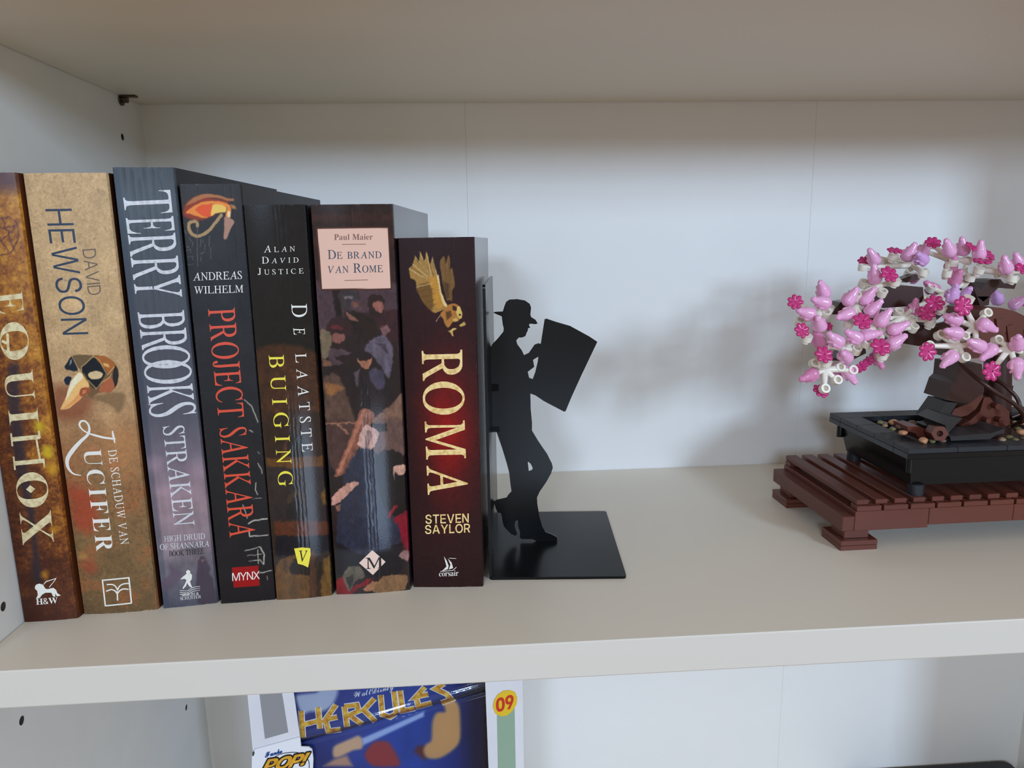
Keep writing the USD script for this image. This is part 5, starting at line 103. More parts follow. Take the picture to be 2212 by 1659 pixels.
dome = UsdLux.DomeLight.Define(stage, '/World/room_ambient')          # light that the walls of the room throw back
dome.CreateIntensityAttr(0.145)
dome.CreateColorAttr(Gf.Vec3f(1.0, 0.90, 0.76))
def window(name, x, y, z, w, h, power, color, rz=0.0):
    l = UsdLux.RectLight.Define(stage, '/World/' + name)
    l.CreateWidthAttr(w); l.CreateHeightAttr(h); l.CreateIntensityAttr(power); l.CreateColorAttr(Gf.Vec3f(*color))
    x_ = UsdGeom.Xformable(l)
    x_.AddTranslateOp().Set(Gf.Vec3d(x, y, z)); x_.AddRotateZOp().Set(rz); x_.AddRotateXOp().Set(90.0)
DAY = (0.68, 0.92, 1.24)
window('window_light_right', 1.64, -2.2, 0.80, 0.34, 0.48, 62.0, DAY, 27.0)
window('window_light_left', -0.33, -2.2, 0.66, 0.34, 0.30, 46.0, DAY, -10.0)
window('garden_door_light', 0.24, -2.2, -0.68, 0.34, 0.5, 3.2, DAY)

# ------------------------------------------------------------------ helpers
USED = {}
def path_of(name, parent='/World'):
    k = (parent, name); n = USED.get(k, 0); USED[k] = n + 1
    return parent + '/' + name + ('_%03d' % n if n else '')
def meta(prim, label=None, cat=None, group=None, kind=None):
    for k, v in (('label', label), ('category', cat), ('group', group), ('kind', kind)):
        if v: prim.SetCustomDataByKey(k, v)
def thing(name, loc, label, cat, group=None, rz=0.0, kind=None):
    x = UsdGeom.Xform.Define(stage, path_of(name))
    x.AddTranslateOp().Set(Gf.Vec3d(*map(float, loc)))
    if rz: x.AddRotateZOp().Set(float(rz))
    meta(x.GetPrim(), label, cat, group, kind)
    return x
def part(parent, name, mesh, mat, smooth=False, label=None, color=None, matrix=None, kind=None):
    p = path_of(name, str(parent.GetPath()) if parent else '/World')
    me = usdkit.mesh(stage, p, mesh, mat, smooth)
    if color is not None:
        UsdGeom.PrimvarsAPI(me).CreatePrimvar('tint', Sdf.ValueTypeNames.Color3fArray, 'vertex').Set(Vt.Vec3fArray.FromNumpy(np.asarray(color, np.float32)))
    if matrix is not None:
        mm = Gf.Matrix4d(1.0)
        for i in range(4):
            for j in range(4): mm[i, j] = float(matrix[j][i])
        me.AddTransformOp().Set(mm)
    meta(me.GetPrim(), label, kind=kind)
    return me
def lin(c):
    c = np.asarray(c, float) / 255.0
    return np.where(c <= 0.04045, c / 12.92, ((c + 0.055) / 1.055) ** 2.4)
def mat(name, rgb, rough=0.5, spec=0.5, **kw):
    return usdkit.material(stage, '/World/Looks/' + name, {'p': ('principled_bsdf', {'base_color': tuple(lin(rgb)), 'roughness': rough, 'specular_ior_level': spec, **kw})}, surface='p.BSDF')
def noisy(name, rgb, rgb2, scale, rough=0.5, bump=0.0, dist=0.001, detail=4, lo=0.35, hi=0.65, spec=0.5, bscale=None):
    nodes = {'tc': ('texture_coordinate', {}), 'n': ('noise_texture', {'scale': scale, 'detail': detail}), 'r': ('rgb_ramp', {'ramp': [(lo, tuple(lin(rgb))), (hi, tuple(lin(rgb2)))]}),
             'p': ('principled_bsdf', {'roughness': rough, 'specular_ior_level': spec})}
    links = [('tc.object', 'n.vector'), ('n.fac', 'r.fac'), ('r.color', 'p.base_color')]
    if bump:
        nodes['n2'] = ('noise_texture', {'scale': bscale or scale * 3, 'detail': 3}); nodes['b'] = ('bump', {'strength': bump, 'distance': dist})
        links += [('tc.object', 'n2.vector'), ('n2.fac', 'b.height'), ('b.normal', 'p.normal')]
    return usdkit.material(stage, '/World/Looks/' + name, nodes, links, surface='p.BSDF')
def printed(name, rough, spec=0.5, bump=0.0, bscale=900.0):
    nodes = {'a': ('attribute', {'attribute': 'tint'}), 'p': ('principled_bsdf', {'roughness': rough, 'specular_ior_level': spec})}
    links = [('a.color', 'p.base_color')]
    if bump:
        nodes.update({'tc': ('texture_coordinate', {}), 'n': ('noise_texture', {'scale': bscale, 'detail': 2}), 'b': ('bump', {'strength': bump, 'distance': 0.0004})})
        links += [('tc.object', 'n.vector'), ('n.fac', 'b.height'), ('b.normal', 'p.normal')]
    return usdkit.material(stage, '/World/Looks/' + name, nodes, links, surface='p.BSDF')

def boxm(x0, x1, y0, y1, z0, z1, bevel=0.0):
    if bevel <= 0:
        b = trimesh.creation.box((x1 - x0, y1 - y0, z1 - z0)); b.apply_translation(((x0 + x1) / 2, (y0 + y1) / 2, (z0 + z1) / 2)); return b
    s = np.array([x1 - x0, y1 - y0, z1 - z0]) / 2; c = np.array([x0 + x1, y0 + y1, z0 + z1]) / 2
    pts = []
    for sx in (-1, 1):
        for sy in (-1, 1):
            for sz in (-1, 1):
                k = np.array([sx, sy, sz])
                for ax in range(3):
                    q = s - bevel; q = q.copy(); q[ax] = s[ax]; pts.append(c + k * q)
    return trimesh.convex.convex_hull(np.array(pts))
def join(*ms): return trimesh.util.concatenate(list(ms))
def man2tri(mf):
    t = mf.to_mesh(); return trimesh.Trimesh(np.array(t.vert_properties[:, :3], float), np.array(t.tri_verts), process=False)
def tri2man(t): return m3.Manifold(m3.Mesh(np.asarray(t.vertices, np.float32), np.asarray(t.faces, np.uint32)))
def ball(c, r, n=16): return m3.Manifold.sphere(r, n).translate(list(map(float, c)))
def bone(a, ra, b, rb, n=16): return m3.Manifold.batch_hull([ball(a, ra, n), ball(b, rb, n)])
def polys(geom): return [g for g in getattr(geom, 'geoms', [geom]) if g.geom_type == 'Polygon' and g.area > 1e-12]
def extrude(geom, d):
    return join(*[trimesh.creation.extrude_polygon(g, d, engine='earcut') for g in polys(geom)])
def rings(flat, k=100.0):
    g = None
    for r in flat:
        q = Polygon(np.array(r, float).reshape(-1, 2) / k).buffer(0)
        g = q if g is None else g.symmetric_difference(q)
    return g
def tube(pts, r, n=8):
    P = np.asarray(pts, float)
    Q = []
    for i in range(len(P) - 1):
        a, b, c, d = P[max(i - 1, 0)], P[i], P[i + 1], P[min(i + 2, len(P) - 1)]
        for t in np.linspace(0, 1, 6, endpoint=False):
            Q.append(.5 * (2 * b + (c - a) * t + (2 * a - 5 * b + 4 * c - d) * t * t + (3 * b - a - 3 * c + d) * t ** 3))
    Q.append(P[-1]); Q = np.array(Q)
    T = np.gradient(Q, axis=0); T /= np.linalg.norm(T, axis=1)[:, None]
    V = []; u = np.cross(T[0], [0.3, 0.9, 0.2]); u /= np.linalg.norm(u)
    for q, t in zip(Q, T):
        u = u - t * (u @ t); u /= np.linalg.norm(u); w = np.cross(t, u)
        V += [q + r * (math.cos(a) * u + math.sin(a) * w) for a in np.linspace(0, 2 * math.pi, n, endpoint=False)]
    F = []
    for i in range(len(Q) - 1):
        for j in range(n):
            a, b = i * n + j, i * n + (j + 1) % n
            F += [[a, b, b + n], [a, b + n, a + n]]
    V += [Q[0], Q[-1]]
    for j in range(n):
        F += [[len(V) - 2, (j + 1) % n, j], [len(V) - 1, (len(Q) - 1) * n + j, (len(Q) - 1) * n + (j + 1) % n]]
    return trimesh.Trimesh(np.array(V), np.array(F), process=False)
def frame_z(n):
    n = np.asarray(n, float); n = n / np.linalg.norm(n)
    a = np.cross([0, 0, 1.0] if abs(n[2]) < .9 else [1.0, 0, 0], n); a /= np.linalg.norm(a)
    return np.column_stack([a, np.cross(n, a), n])

# ------------------------------------------------------------------ materials of the setting
WHITE = (236, 232, 226)
def melamine(name, c, rough=0.42):
    nodes = {'tc': ('texture_coordinate', {}), 'n': ('noise_texture', {'scale': 900.0, 'detail': 2}), 'b': ('bump', {'strength': 0.05, 'distance': 0.0003}),
             'v': ('voronoi_texture', {'scale': 160.0, 'randomness': 1.0}), 'w': ('noise_texture', {'scale': 35.0, 'detail': 2}), 'ad': ('math', {'math_type': 'multiply_add', 'value2': -0.10, 'value3': 0.062}),
             'l': ('math', {'math_type': 'less_than'}), 'k': ('math', {'math_type': 'multiply', 'value2': 0.42}), 'mx': ('mix_color', {'a': tuple(lin(c)), 'b': tuple(lin((120, 108, 96)))}),
             'p': ('principled_bsdf', {'roughness': rough})}
    return usdkit.material(stage, '/World/Looks/' + name, nodes, [('tc.object', 'n.vector'), ('n.fac', 'b.height'), ('b.normal', 'p.normal'), ('tc.object', 'v.vector'), ('tc.object', 'w.vector'),
        ('w.fac', 'ad.value1'), ('v.distance', 'l.value1'), ('ad.value', 'l.value2'), ('l.value', 'k.value1'), ('k.value', 'mx.fac'), ('mx.result', 'p.base_color')], surface='p.BSDF')
M_SHELF = melamine('white_melamine', (238, 227, 209))
M_SIDE = noisy('white_foil', (228, 226, 219), (232, 229, 223), 30, 0.45, 0.04, 0.0003, bscale=900)
M_BACK = noisy('white_hardboard', (237, 233, 228), (238, 234, 229), 40, 0.5, 0.08, 0.0003, bscale=1200)
M_WALL = noisy('wall_paint', (215, 210, 200), (222, 217, 208), 6, 0.8)
M_FLOOR = noisy('floor_wood', (150, 115, 80), (170, 132, 95), 8, 0.5)
M_EDGE = mat('edge_band', (224, 216, 204), 0.38)
M_HOLE = mat('bare_chipboard', (74, 60, 46), 0.8)
M_PIN = mat('bronzed_steel', (92, 80, 66), 0.35, metallic=0.9)

# ------------------------------------------------------------------ room around the bookcase
D, HI, TH = 0.2692, 0.2983, 0.0194                        # depth to the back panel, clear height, shelf thickness
PITCH = HI + TH
W = 0.760
def struct(name, mesh, m_, label):
    p = part(None, name, mesh, m_); meta(p.GetPrim(), label, kind='structure'); return p
struct('floor', boxm(-2.5, 3.2, -3.4, 0.4, -1.36, -1.30), M_FLOOR, 'brown wooden floor of the room')
struct('wall_back', boxm(-2.5, 3.2, 0.302, 0.4, -1.30, 1.4), M_WALL, 'plain painted wall behind the white bookcase')

# ------------------------------------------------------------------ bookcase
bc = thing('bookcase', (0, 0, -1.30), 'white bookcase with pin-holed side panels, holding the books and the plant', 'bookcase')
Z0 = 1.30
def side(x0, x1, inner, holes):
    b = m3.Manifold.cube([x1 - x0, 0.289, 2.03]).translate([x0, -0.003, -1.30])
    cut = [m3.Manifold.cylinder(0.009, 0.00245, 0.00245, 20).rotate([0, 90, 0]).translate([inner - (0.009 if inner <= 0.0 else 0.0), y, z]) for y, z in holes]
    b = b - m3.Manifold.batch_boolean(cut, m3.OpType.Add)
    return man2tri(b.translate([0, 0, Z0]))
holes = [(0.0339, 0.0158 + k * 0.0318) for k in range(9)] + [(0.0339, -0.0488)] + [(0.2324, 0.2700 - k * 0.0318) for k in range(8)] + [(0.2312, -0.1781)]
part(bc, 'side_panel', side(-0.0185, 0.0, 0.0, holes), M_SIDE)
part(bc, 'side_panel', side(W, W + 0.0185, W, holes), M_SIDE)
for y_, z_ in holes:
    l_ = m3.Manifold.cylinder(0.0085, 0.00243, 0.00243, 20) - m3.Manifold.cylinder(0.02, 0.0021, 0.0021, 20).translate([0, 0, 0.001])
    part(bc, 'pin_hole', man2tri(l_.rotate([0, 90, 0]).translate([-0.0089, y_, z_ + Z0])), M_HOLE)
seams = [0.0, 0.2420, 0.5208, W]
for i in range(3):
    a, b = seams[i] + (0.00002 if i else -0.004), seams[i + 1] - (0.00002 if i < 2 else -0.004)
    part(bc, 'back_panel', boxm(a, b, D, D + 0.0035, 0.06, 1.98, 0.00025), M_BACK)
for k in range(-4, 3):
    z = k * PITCH + Z0
    if z < 0.02: continue
    body = boxm(0.0006, W - 0.0006, 0.0004, D - 0.0006, z - TH, z)
    if k in (0,):
        sh = part(bc, 'shelf', boxm(0.0006, W - 0.0006, 0.0009, D - 0.0004, z - TH, z), M_SHELF, label='middle shelf carrying the row of books')
        part(sh, 'edge_strip', boxm(0.0006, W - 0.0006, 0.0, 0.0012, z - TH, z, 0.0007), M_EDGE)
    else:
        sh = part(bc, 'shelf', boxm(0.0006, W - 0.0006, 0.0009, D - 0.0004, z - TH, z), M_SHELF)
        part(sh, 'edge_strip', boxm(0.0006, W - 0.0006, 0.0, 0.0012, z - TH, z, 0.0007), M_EDGE)
part(bc, 'top_panel', boxm(-0.0185, W + 0.0185, -0.003, 0.286, 2.03, 2.05), M_SIDE)
part(bc, 'plinth', boxm(0.0, W, 0.02, 0.036, 0.0, 0.052), M_SIDE)
def pin(y, z, inner, s):
    c = trimesh.creation.cylinder(0.0024, 0.007, sections=20); c.apply_transform(trimesh.transformations.rotation_matrix(math.pi / 2, [0, 1, 0])); c.apply_translation((inner + s * 0.0015, y, z - 0.0026))
    collar = trimesh.creation.cylinder(0.0034, 0.0012, sections=20); collar.apply_transform(trimesh.transformations.rotation_matrix(math.pi / 2, [0, 1, 0])); collar.apply_translation((inner + s * 0.0009, y, z - 0.0034))
    t = boxm(min(inner + s * 0.001, inner + s * 0.0115), max(inner + s * 0.001, inner + s * 0.0115), y - 0.0028, y + 0.0028, z - 0.0013, z - 0.0001, 0.0005)
    return join(c, collar, t)
for (inner, s) in ((0.0, 1), (W, -1)):
    part(bc, 'shelf_pin', pin(0.2352, HI + Z0, inner, s), M_PIN, 30, label='bronze-coloured shelf pin')

# ------------------------------------------------------------------ books
PRINT = 1.1          # printed colours, read in the shade of the shelf, brought back to their own reflectance
LET = {}
def ink(k):
    table = {'cream': ((226, 208, 160), .45), 'white': ((236, 230, 218), .4), 'navy': ((34, 52, 76), .45), 'brown': ((105, 84, 66), .45), 'silver': ((216, 213, 214), .3), 'black': ((22, 18, 20), .4),
             'orange': ((222, 74, 44), .4), 'yellow': ((246, 226, 66), .35), 'umber': ((130, 84, 66), .45), 'blush': ((240, 206, 188), .4), 'gold': ((250, 218, 148), .4)}
    if k not in LET:
        c, r = table[k]
        if k in ('silver', 'gold', 'cream'):
            c2 = {'silver': (204, 202, 204), 'gold': (222, 178, 98), 'cream': (196, 170, 120)}[k]
            LET[k] = noisy('ink_' + k, c2, c, 420, r, lo=.36, hi=.55)
        else: LET[k] = mat('ink_' + k, c, r)
    return LET[k]
def inside(P, Q):
    x, y = P[:, 0], P[:, 1]; c = np.zeros(len(P), bool)
    for (x0, y0), (x1, y1) in zip(Q, np.roll(Q, -1, 0)):
        if y0 != y1:
            c ^= ((y0 > y) != (y1 > y)) & (x < (x1 - x0) * (y - y0) / (y1 - y0) + x0)
    return c
def dist(P, Q):
    d = np.full(len(P), 1e9)
    for a, b in zip(Q, np.roll(Q, -1, 0)):
        ab = b - a; t = np.clip(((P - a) @ ab) / max(ab @ ab, 1e-9), 0, 1)
        d = np.minimum(d, np.hypot(*(P - a - t[:, None] * ab).T))
    return d
def rounder(Q):
    if len(Q) < 5 or len(Q) > 24: return Q
    out = []
    for i in range(len(Q)):
        a, b, c, d = Q[i - 1], Q[i], Q[(i + 1) % len(Q)], Q[(i + 2) % len(Q)]
        k = min(1.0, 1.6 * min(np.linalg.norm(b - a), np.linalg.norm(d - c)) / max(np.linalg.norm(c - b), 1e-6))
        for t in (0.0, .34, .67):
            out.append((1 - k) * (b + (c - b) * t) + k * .5 * (2 * b + (c - a) * t + (2 * a - 5 * b + 4 * c - d) * t * t + (3 * b - a - 3 * c + d) * t ** 3))
    return np.array(out)
def paint(C, P, Q, rgb, soft, al):
    Q = rounder(np.asarray(Q, float)); lo, hi = Q.min(0) - soft, Q.max(0) + soft
    k = np.flatnonzero((P[:, 0] > lo[0]) & (P[:, 0] < hi[0]) & (P[:, 1] > lo[1]) & (P[:, 1] < hi[1]))
    if not len(k): return
    p = P[k]; s = np.where(inside(p, Q), -1, 1) * dist(p, Q)
    a = np.clip(.5 - s / (2 * max(soft, .05)), 0, 1) * al
    a = a * a * (3 - 2 * a) if al == 1 else a
    C[k] = C[k] * (1 - a[:, None]) + np.asarray(rgb, float) * a[:, None]
def nz(P, s, seed=0, sy=1.0, oct_=4): return meshkit.fbm(np.column_stack([P[:, 0] * s, P[:, 1] * s * sy, np.full(len(P), seed * 7.31)]), oct_, seed)
def ramp(x, stops):
    xs = [a for a, _ in stops]; return np.stack([np.interp(x, xs, [c[i] for _, c in stops]) for i in range(3)], 1)
def ground(name, P, w, h):
    """The printed ground of each spine in sRGB; P: millimetres across from the left edge and up from the foot."""
    u, v = P[:, 0] / w, P[:, 1] / h
    a, b, c = nz(P, .12, 1), nz(P, .45, 2), nz(P, 1.6, 3, oct_=2)
    if name == 'equinox':
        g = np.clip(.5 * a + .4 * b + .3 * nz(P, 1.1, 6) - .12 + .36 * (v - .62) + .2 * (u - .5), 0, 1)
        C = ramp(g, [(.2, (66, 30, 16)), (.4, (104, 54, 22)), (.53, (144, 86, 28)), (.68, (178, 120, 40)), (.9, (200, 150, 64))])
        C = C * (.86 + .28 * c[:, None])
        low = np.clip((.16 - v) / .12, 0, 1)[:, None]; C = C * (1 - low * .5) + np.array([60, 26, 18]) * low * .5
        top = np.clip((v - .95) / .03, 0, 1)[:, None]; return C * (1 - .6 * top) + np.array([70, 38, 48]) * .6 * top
    if name == 'hewson':
        C = ramp(v + .12 * (a - .5), [(0, (104, 80, 54)), (.12, (120, 92, 60)), (.3, (134, 100, 66)), (.42, (154, 112, 76)), (.52, (176, 140, 102)), (.7, (192, 160, 120)), (1, (196, 164, 126))])
        C = C * (.80 + .28 * a + .14 * b)[:, None] * np.array([1.0, .99, .97])
        spot = np.clip((b - .62) / .12, 0, 1)[:, None] * .35; C = C * (1 - spot) + np.array([120, 104, 80]) * spot
        red = (np.clip((a - .52) / .1, 0, 1) * np.clip((.45 - v) / .1, 0, 1))[:, None] * .5; C = C * (1 - red) + np.array([150, 84, 48]) * red
        mot = (np.clip((nz(P, .9, 17) - .54) / .1, 0, 1) * np.clip((.55 - v) / .3, .25, 1))[:, None] * .4; C = C * (1 - mot) + np.array([84, 66, 46]) * mot
        return C * (.92 + .16 * c[:, None])
    if name == 'brooks':
        C = ramp(v + .05 * (a - .5), [(0, (84, 83, 95)), (.07, (98, 93, 103)), (.16, (134, 117, 124)), (.27, (138, 116, 123)), (.37, (112, 101, 112)), (.46, (86, 84, 94)), (.65, (75, 77, 86)), (.85, (77, 83, 91)), (.93, (84, 92, 100)), (1, (72, 77, 84))])
        cl = (a - .5)[:, None] * np.clip((.5 - v) / .2, 0, 1)[:, None]
        C = C * (1 + .55 * cl) * (.95 + .1 * nz(P, .8, 5, .06)[:, None])
        e = np.clip((.13 - u) / .05, 0, 1)[:, None] * .35; return C * (1 - e) + np.array([44, 56, 72]) * e
    if name == 'sakk':
        C = ramp(v, [(0, (33, 28, 29)), (.4, (40, 38, 39)), (.8, (46, 46, 51)), (1, (56, 53, 55))]); return C * (.84 + .32 * a[:, None]) * (.94 + .12 * c[:, None])
    if name == 'alan':
        return ramp(v + .03 * (b - .5), [(0, (50, 32, 20)), (.13, (46, 34, 28)), (.6, (46, 28, 20)), (.618, (44, 26, 20)), (.632, (16, 13, 14)), (1, (18, 18, 23))]) * (.78 + .44 * b[:, None])
    if name == 'maier':
        C = ramp(v, [(0, (40, 26, 26)), (.3, (34, 24, 28)), (.6, (30, 20, 25)), (.8, (44, 30, 34)), (.93, (42, 24, 24)), (1, (38, 26, 28))])
        st = np.clip(np.sin(P[:, 1] * .55 + 3 * a) * .5, 0, 1)[:, None] * np.clip((v - .85) / .05, 0, 1)[:, None]
        return (C + st * np.array([26, 10, 4])) * (.8 + .4 * b[:, None])
    g = np.hypot((P[:, 0] - 23) / 17, (P[:, 1] - 92) / 46) + .5 * (a - .5)          # roma
    C = ramp(g, [(0, (146, 22, 18)), (.45, (112, 22, 20)), (.85, (72, 23, 22)), (1.3, (48, 22, 22)), (2, (42, 22, 22))])
    return C * (.86 + .2 * b[:, None] + .08 * c[:, None])
CREASE = {'equinox': [], 'hewson': [], 'brooks': [.16, .3, .42, .53, .66, .78], 'sakk': [.28, .72, .86], 'alan': [.5, .57, .64], 'maier': [.5, .55, .585], 'roma': [.3, .62, .72]}
BULGE = {'equinox': .5, 'hewson': 1.1, 'brooks': .3, 'sakk': .35, 'alan': .9, 'maier': 1.3, 'roma': .5}
BEND = np.array([.077, .997])                                    # all covers run back along this line
def spine_surface(name, w, rz):
    a = np.array([math.cos(rz), math.sin(rz)]); n = np.array([math.sin(rz), -math.cos(rz)])
    def f(u, v):
        """u, v in mm -> local position in metres of the spine face."""
        uc = np.clip(u, 0, w); t = 2 * uc / w - 1
        off = BULGE[name] * (1 - t * t)
        for k, c in enumerate(CREASE[name]):
            x = u - (c * w + .9 * (meshkit.noise(np.column_stack([v.ravel() * .07, np.full(v.size, k * 3.7), np.zeros(v.size)]), 11).reshape(v.shape) - .5) + {'alan': .5, 'maier': .5}.get(name, .35) * (meshkit.noise(np.column_stack([v.ravel() * .5, np.full(v.size, k * 3.7), np.zeros(v.size)]), 12).reshape(v.shape) - .5))
            off = off - {'brooks': .20, 'alan': .045, 'maier': .06}.get(name, .05) * np.exp(-(x / .42) ** 2) * (1.6 * meshkit.noise(np.column_stack([v.ravel() * .22, np.full(v.size, k * 5.1), np.zeros(v.size)]), 13).reshape(v.shape) if name in ('alan', 'maier', 'brooks') else 1.0)
        x = uc[..., None] * a + off[..., None] * n
        over = np.where(u < 0, u, np.where(u > w, u - w, 0))
        x = x + np.sign(over)[..., None] * (np.abs(over)[..., None] * .3) * a + (np.abs(over) ** 1.25 * 1.0)[..., None] * BEND
        return np.dstack([x[..., 0], x[..., 1], v]) * .001 if u.ndim == 2 else np.column_stack([x, v]) * .001
    return f
M_PAPER = noisy('book_paper', (206, 190, 160), (224, 210, 184), 300, .8)
GLOSS = {'equinox': .36, 'hewson': .5, 'brooks': .34, 'sakk': .38, 'alan': .13, 'maier': .11, 'roma': .42}
COVER = {'equinox': (70, 34, 16), 'hewson': (52, 26, 16), 'brooks': (44, 44, 48), 'sakk': (46, 44, 46), 'alan': (28, 26, 30), 'maier': (40, 34, 44), 'roma': (52, 40, 46)}
DEPTH = {'equinox': .150, 'hewson': .152, 'brooks': .153, 'sakk': .145, 'alan': .135, 'maier': .135, 'roma': .128}
BLABEL = {
    'equinox': ('paperback with mottled gold and brown spine and rune-like cream lettering, leftmost against the side panel', None),
    'hewson': ('paperback with sandy parchment spine showing a beaked carnival mask', None),
    'brooks': ('tall paperback with creased slate-blue to mauve spine and large silver lettering', None),
    'sakk': ('charcoal paperback with a painted Egyptian eye and orange-red title on the spine', None),
    'alan': ('glossy black and brown paperback with a spaced yellow title running down the spine', None),
    'maier': ('thick glossy paperback with a pale pink title panel above a dark painted scene', None),
    'roma': ('dark red paperback with a golden owl and big gilt letters, against the bookend', None)}
SEG = {'equinox': 0.0}
def book(name):
    x0, y0, rz, w, h = BOOKS[name]; rz = math.radians(rz); wm, hm = w * 1000, h * 1000
    t = thing('paperback_book', (x0, y0, 0.0), BLABEL[name][0], 'book', 'paperbacks in the row on the middle shelf')
    f = spine_surface(name, wm, rz); O = 1.5
    us = np.linspace(-O, wm + O, int((wm + 2 * O) / .33)); vs = np.linspace(0, hm, int(hm / .42))
    U, V = np.meshgrid(us, vs); S = f(U, V); nv, nu = U.shape
    P = np.column_stack([U.ravel(), V.ravel()])
    C = ground(name, P, wm, hm)
    amp = {'alan': 1.3, 'maier': 1.1, 'roma': .45, 'hewson': .3, 'equinox': 1.0, 'brooks': .9, 'sakk': .3}[name]
    PW = P + amp * (np.column_stack([nz(P, .55, 41), nz(P, .55, 42)]) - .5) * 2 + amp * .5 * (np.column_stack([nz(P, 1.9, 43), nz(P, 1.9, 44)]) - .5)
    flat = [i for i, (rgb, soft, al, q) in enumerate(ART[name]) if soft <= .1]
    for i, (rgb, soft, al, q) in enumerate(ART[name]):
        if i in flat: continue
        paint(C, PW, np.array(q, float).reshape(-1, 2) / 10, rgb, soft, al)
    if name in ('alan', 'maier'):
        C = C * (.62 + .5 * nz(P, .5, 9, .6)[:, None] + .26 * nz(P, 1.7, 10, .5)[:, None])
        C = C + (nz(P, .22, 14) - .5)[:, None] * np.array([16, 6, -2])
    if name == 'roma': C = C * (.86 + .28 * nz(P, 1.3, 15)[:, None])
    if name == 'hewson': C = C * (.93 + .14 * nz(P, 1.4, 16)[:, None])
    for i in flat: paint(C, P, np.array(ART[name][i][3], float).reshape(-1, 2) / 10, *ART[name][i][:3])
    rub = np.clip((nz(P, .9, 21) - .56) / .1, 0, 1) * np.clip(1 - np.minimum(np.minimum(V.ravel(), hm - V.ravel()), np.minimum(np.abs(U.ravel()), np.abs(U.ravel() - wm)) + .25) / .7, 0, 1)
    rub = rub * (.3 if name != 'hewson' else .5); C = C * (1 - rub[:, None]) + np.array([205, 198, 188]) * rub[:, None]
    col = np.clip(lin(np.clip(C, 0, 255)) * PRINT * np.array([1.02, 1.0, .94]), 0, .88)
    idx = np.arange(nv * nu).reshape(nv, nu)
    q = np.stack([idx[:-1, :-1], idx[:-1, 1:], idx[1:, 1:], idx[1:, :-1]], -1).reshape(-1, 4)
    # closed rim: the card of the spine is 0.4 mm thick
    nrm = np.array([math.sin(rz), -math.cos(rz), 0.0]); loop = np.concatenate([idx[0, :], idx[1:, -1], idx[-1, -2::-1], idx[-2:0:-1, 0]])
    back = S.reshape(-1, 3)[loop] - nrm * .0004; nb = nv * nu
    Vt_ = np.vstack([S.reshape(-1, 3), S.reshape(-1, 3)[loop], back]); L = len(loop); k = np.arange(L); k2 = (k + 1) % L
    rim = np.stack([nb + k, nb + L + k, nb + L + k2, nb + k2], 1)
    pale = np.tile(lin((150, 138, 122)) if name in ('roma', 'brooks', 'sakk', 'alan', 'maier') else lin((120, 90, 60)), (L, 1))
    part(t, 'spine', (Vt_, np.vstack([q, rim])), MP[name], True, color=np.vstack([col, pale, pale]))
    # covers and page block
    HL = f(np.array([-O]), np.array([0.0]))[0][:2]; HR = f(np.array([wm + O]), np.array([0.0]))[0][:2]
    d = BEND; s = np.array([d[1], -d[0]]); T = .0005; dep = DEPTH[name]
    def slab(a, b, c_, e, z0, z1):
        g = Polygon([a, b, c_, e]); m_ = trimesh.creation.extrude_polygon(g, z1 - z0, engine='earcut'); m_.apply_translation((0, 0, z0)); return m_
    part(t, 'cover', slab(HL, HL + s * T, HL + s * T + d * dep, HL + d * dep, 0, h), MC[name])
    # the front cover lifts a little at its free corner
    n1, n2 = 14, 10
    yy, zz = np.meshgrid(np.linspace(0, 1, n1), np.linspace(0, 1, n2)); curl = ({'maier': .0009, 'roma': .0014}.get(name, .0001)) * np.clip((yy - .55) / .45, 0, 1) ** 2 * (.4 + .6 * np.clip((zz - .6) / .4, 0, 1))
    g0 = HR[None, None] + d * (yy * dep)[..., None] + s * curl[..., None]
    fr = np.dstack([g0[..., 0], g0[..., 1], zz * h]).reshape(-1, 3); bk = fr - np.append(s * T, 0)
    gi = np.arange(n1 * n2).reshape(n2, n1); fq = np.stack([gi[:-1, :-1], gi[:-1, 1:], gi[1:, 1:], gi[1:, :-1]], -1).reshape(-1, 4)
    lp = np.concatenate([gi[0, :], gi[1:, -1], gi[-1, -2::-1], gi[-2:0:-1, 0]]); l2 = np.roll(lp, -1); nn = n1 * n2
    part(t, 'cover', (np.vstack([fr, bk]), np.vstack([fq, fq[:, ::-1] + nn, np.stack([lp, lp + nn, l2 + nn, l2], 1)])), MC[name], 30)
    e = .0011
    part(t, 'page_block', slab(HL + s * T * 1.1 + d * e, HR - s * T * 1.1 + d * e, HR - s * T * 1.1 + d * (dep - .001), HL + s * T * 1.1 + d * (dep - .001), .0003, h - .0004), M_PAPER)
    # lettering and marks: thin print laid on the face of the spine
    lines = {}
    for b, pn, mk, font, txt, q_, sp, sc, gr in TEXTS:
        if b == name:
            lines.setdefault((pn, mk, (len(lines) if len(txt) > 2 and ' ' not in txt or pn != 'author_lettering' else 0) if False else 0), []).append(text_geom(font, txt, q_, sp, sc).buffer(gr) if gr else text_geom(font, txt, q_, sp, sc))
    for b, pn, mk, rg in SHAPES:
        if b == name: lines.setdefault((pn, mk, 0), []).append(rings(rg))
    ink_on = {('publisher_lettering', 'black'): .22}
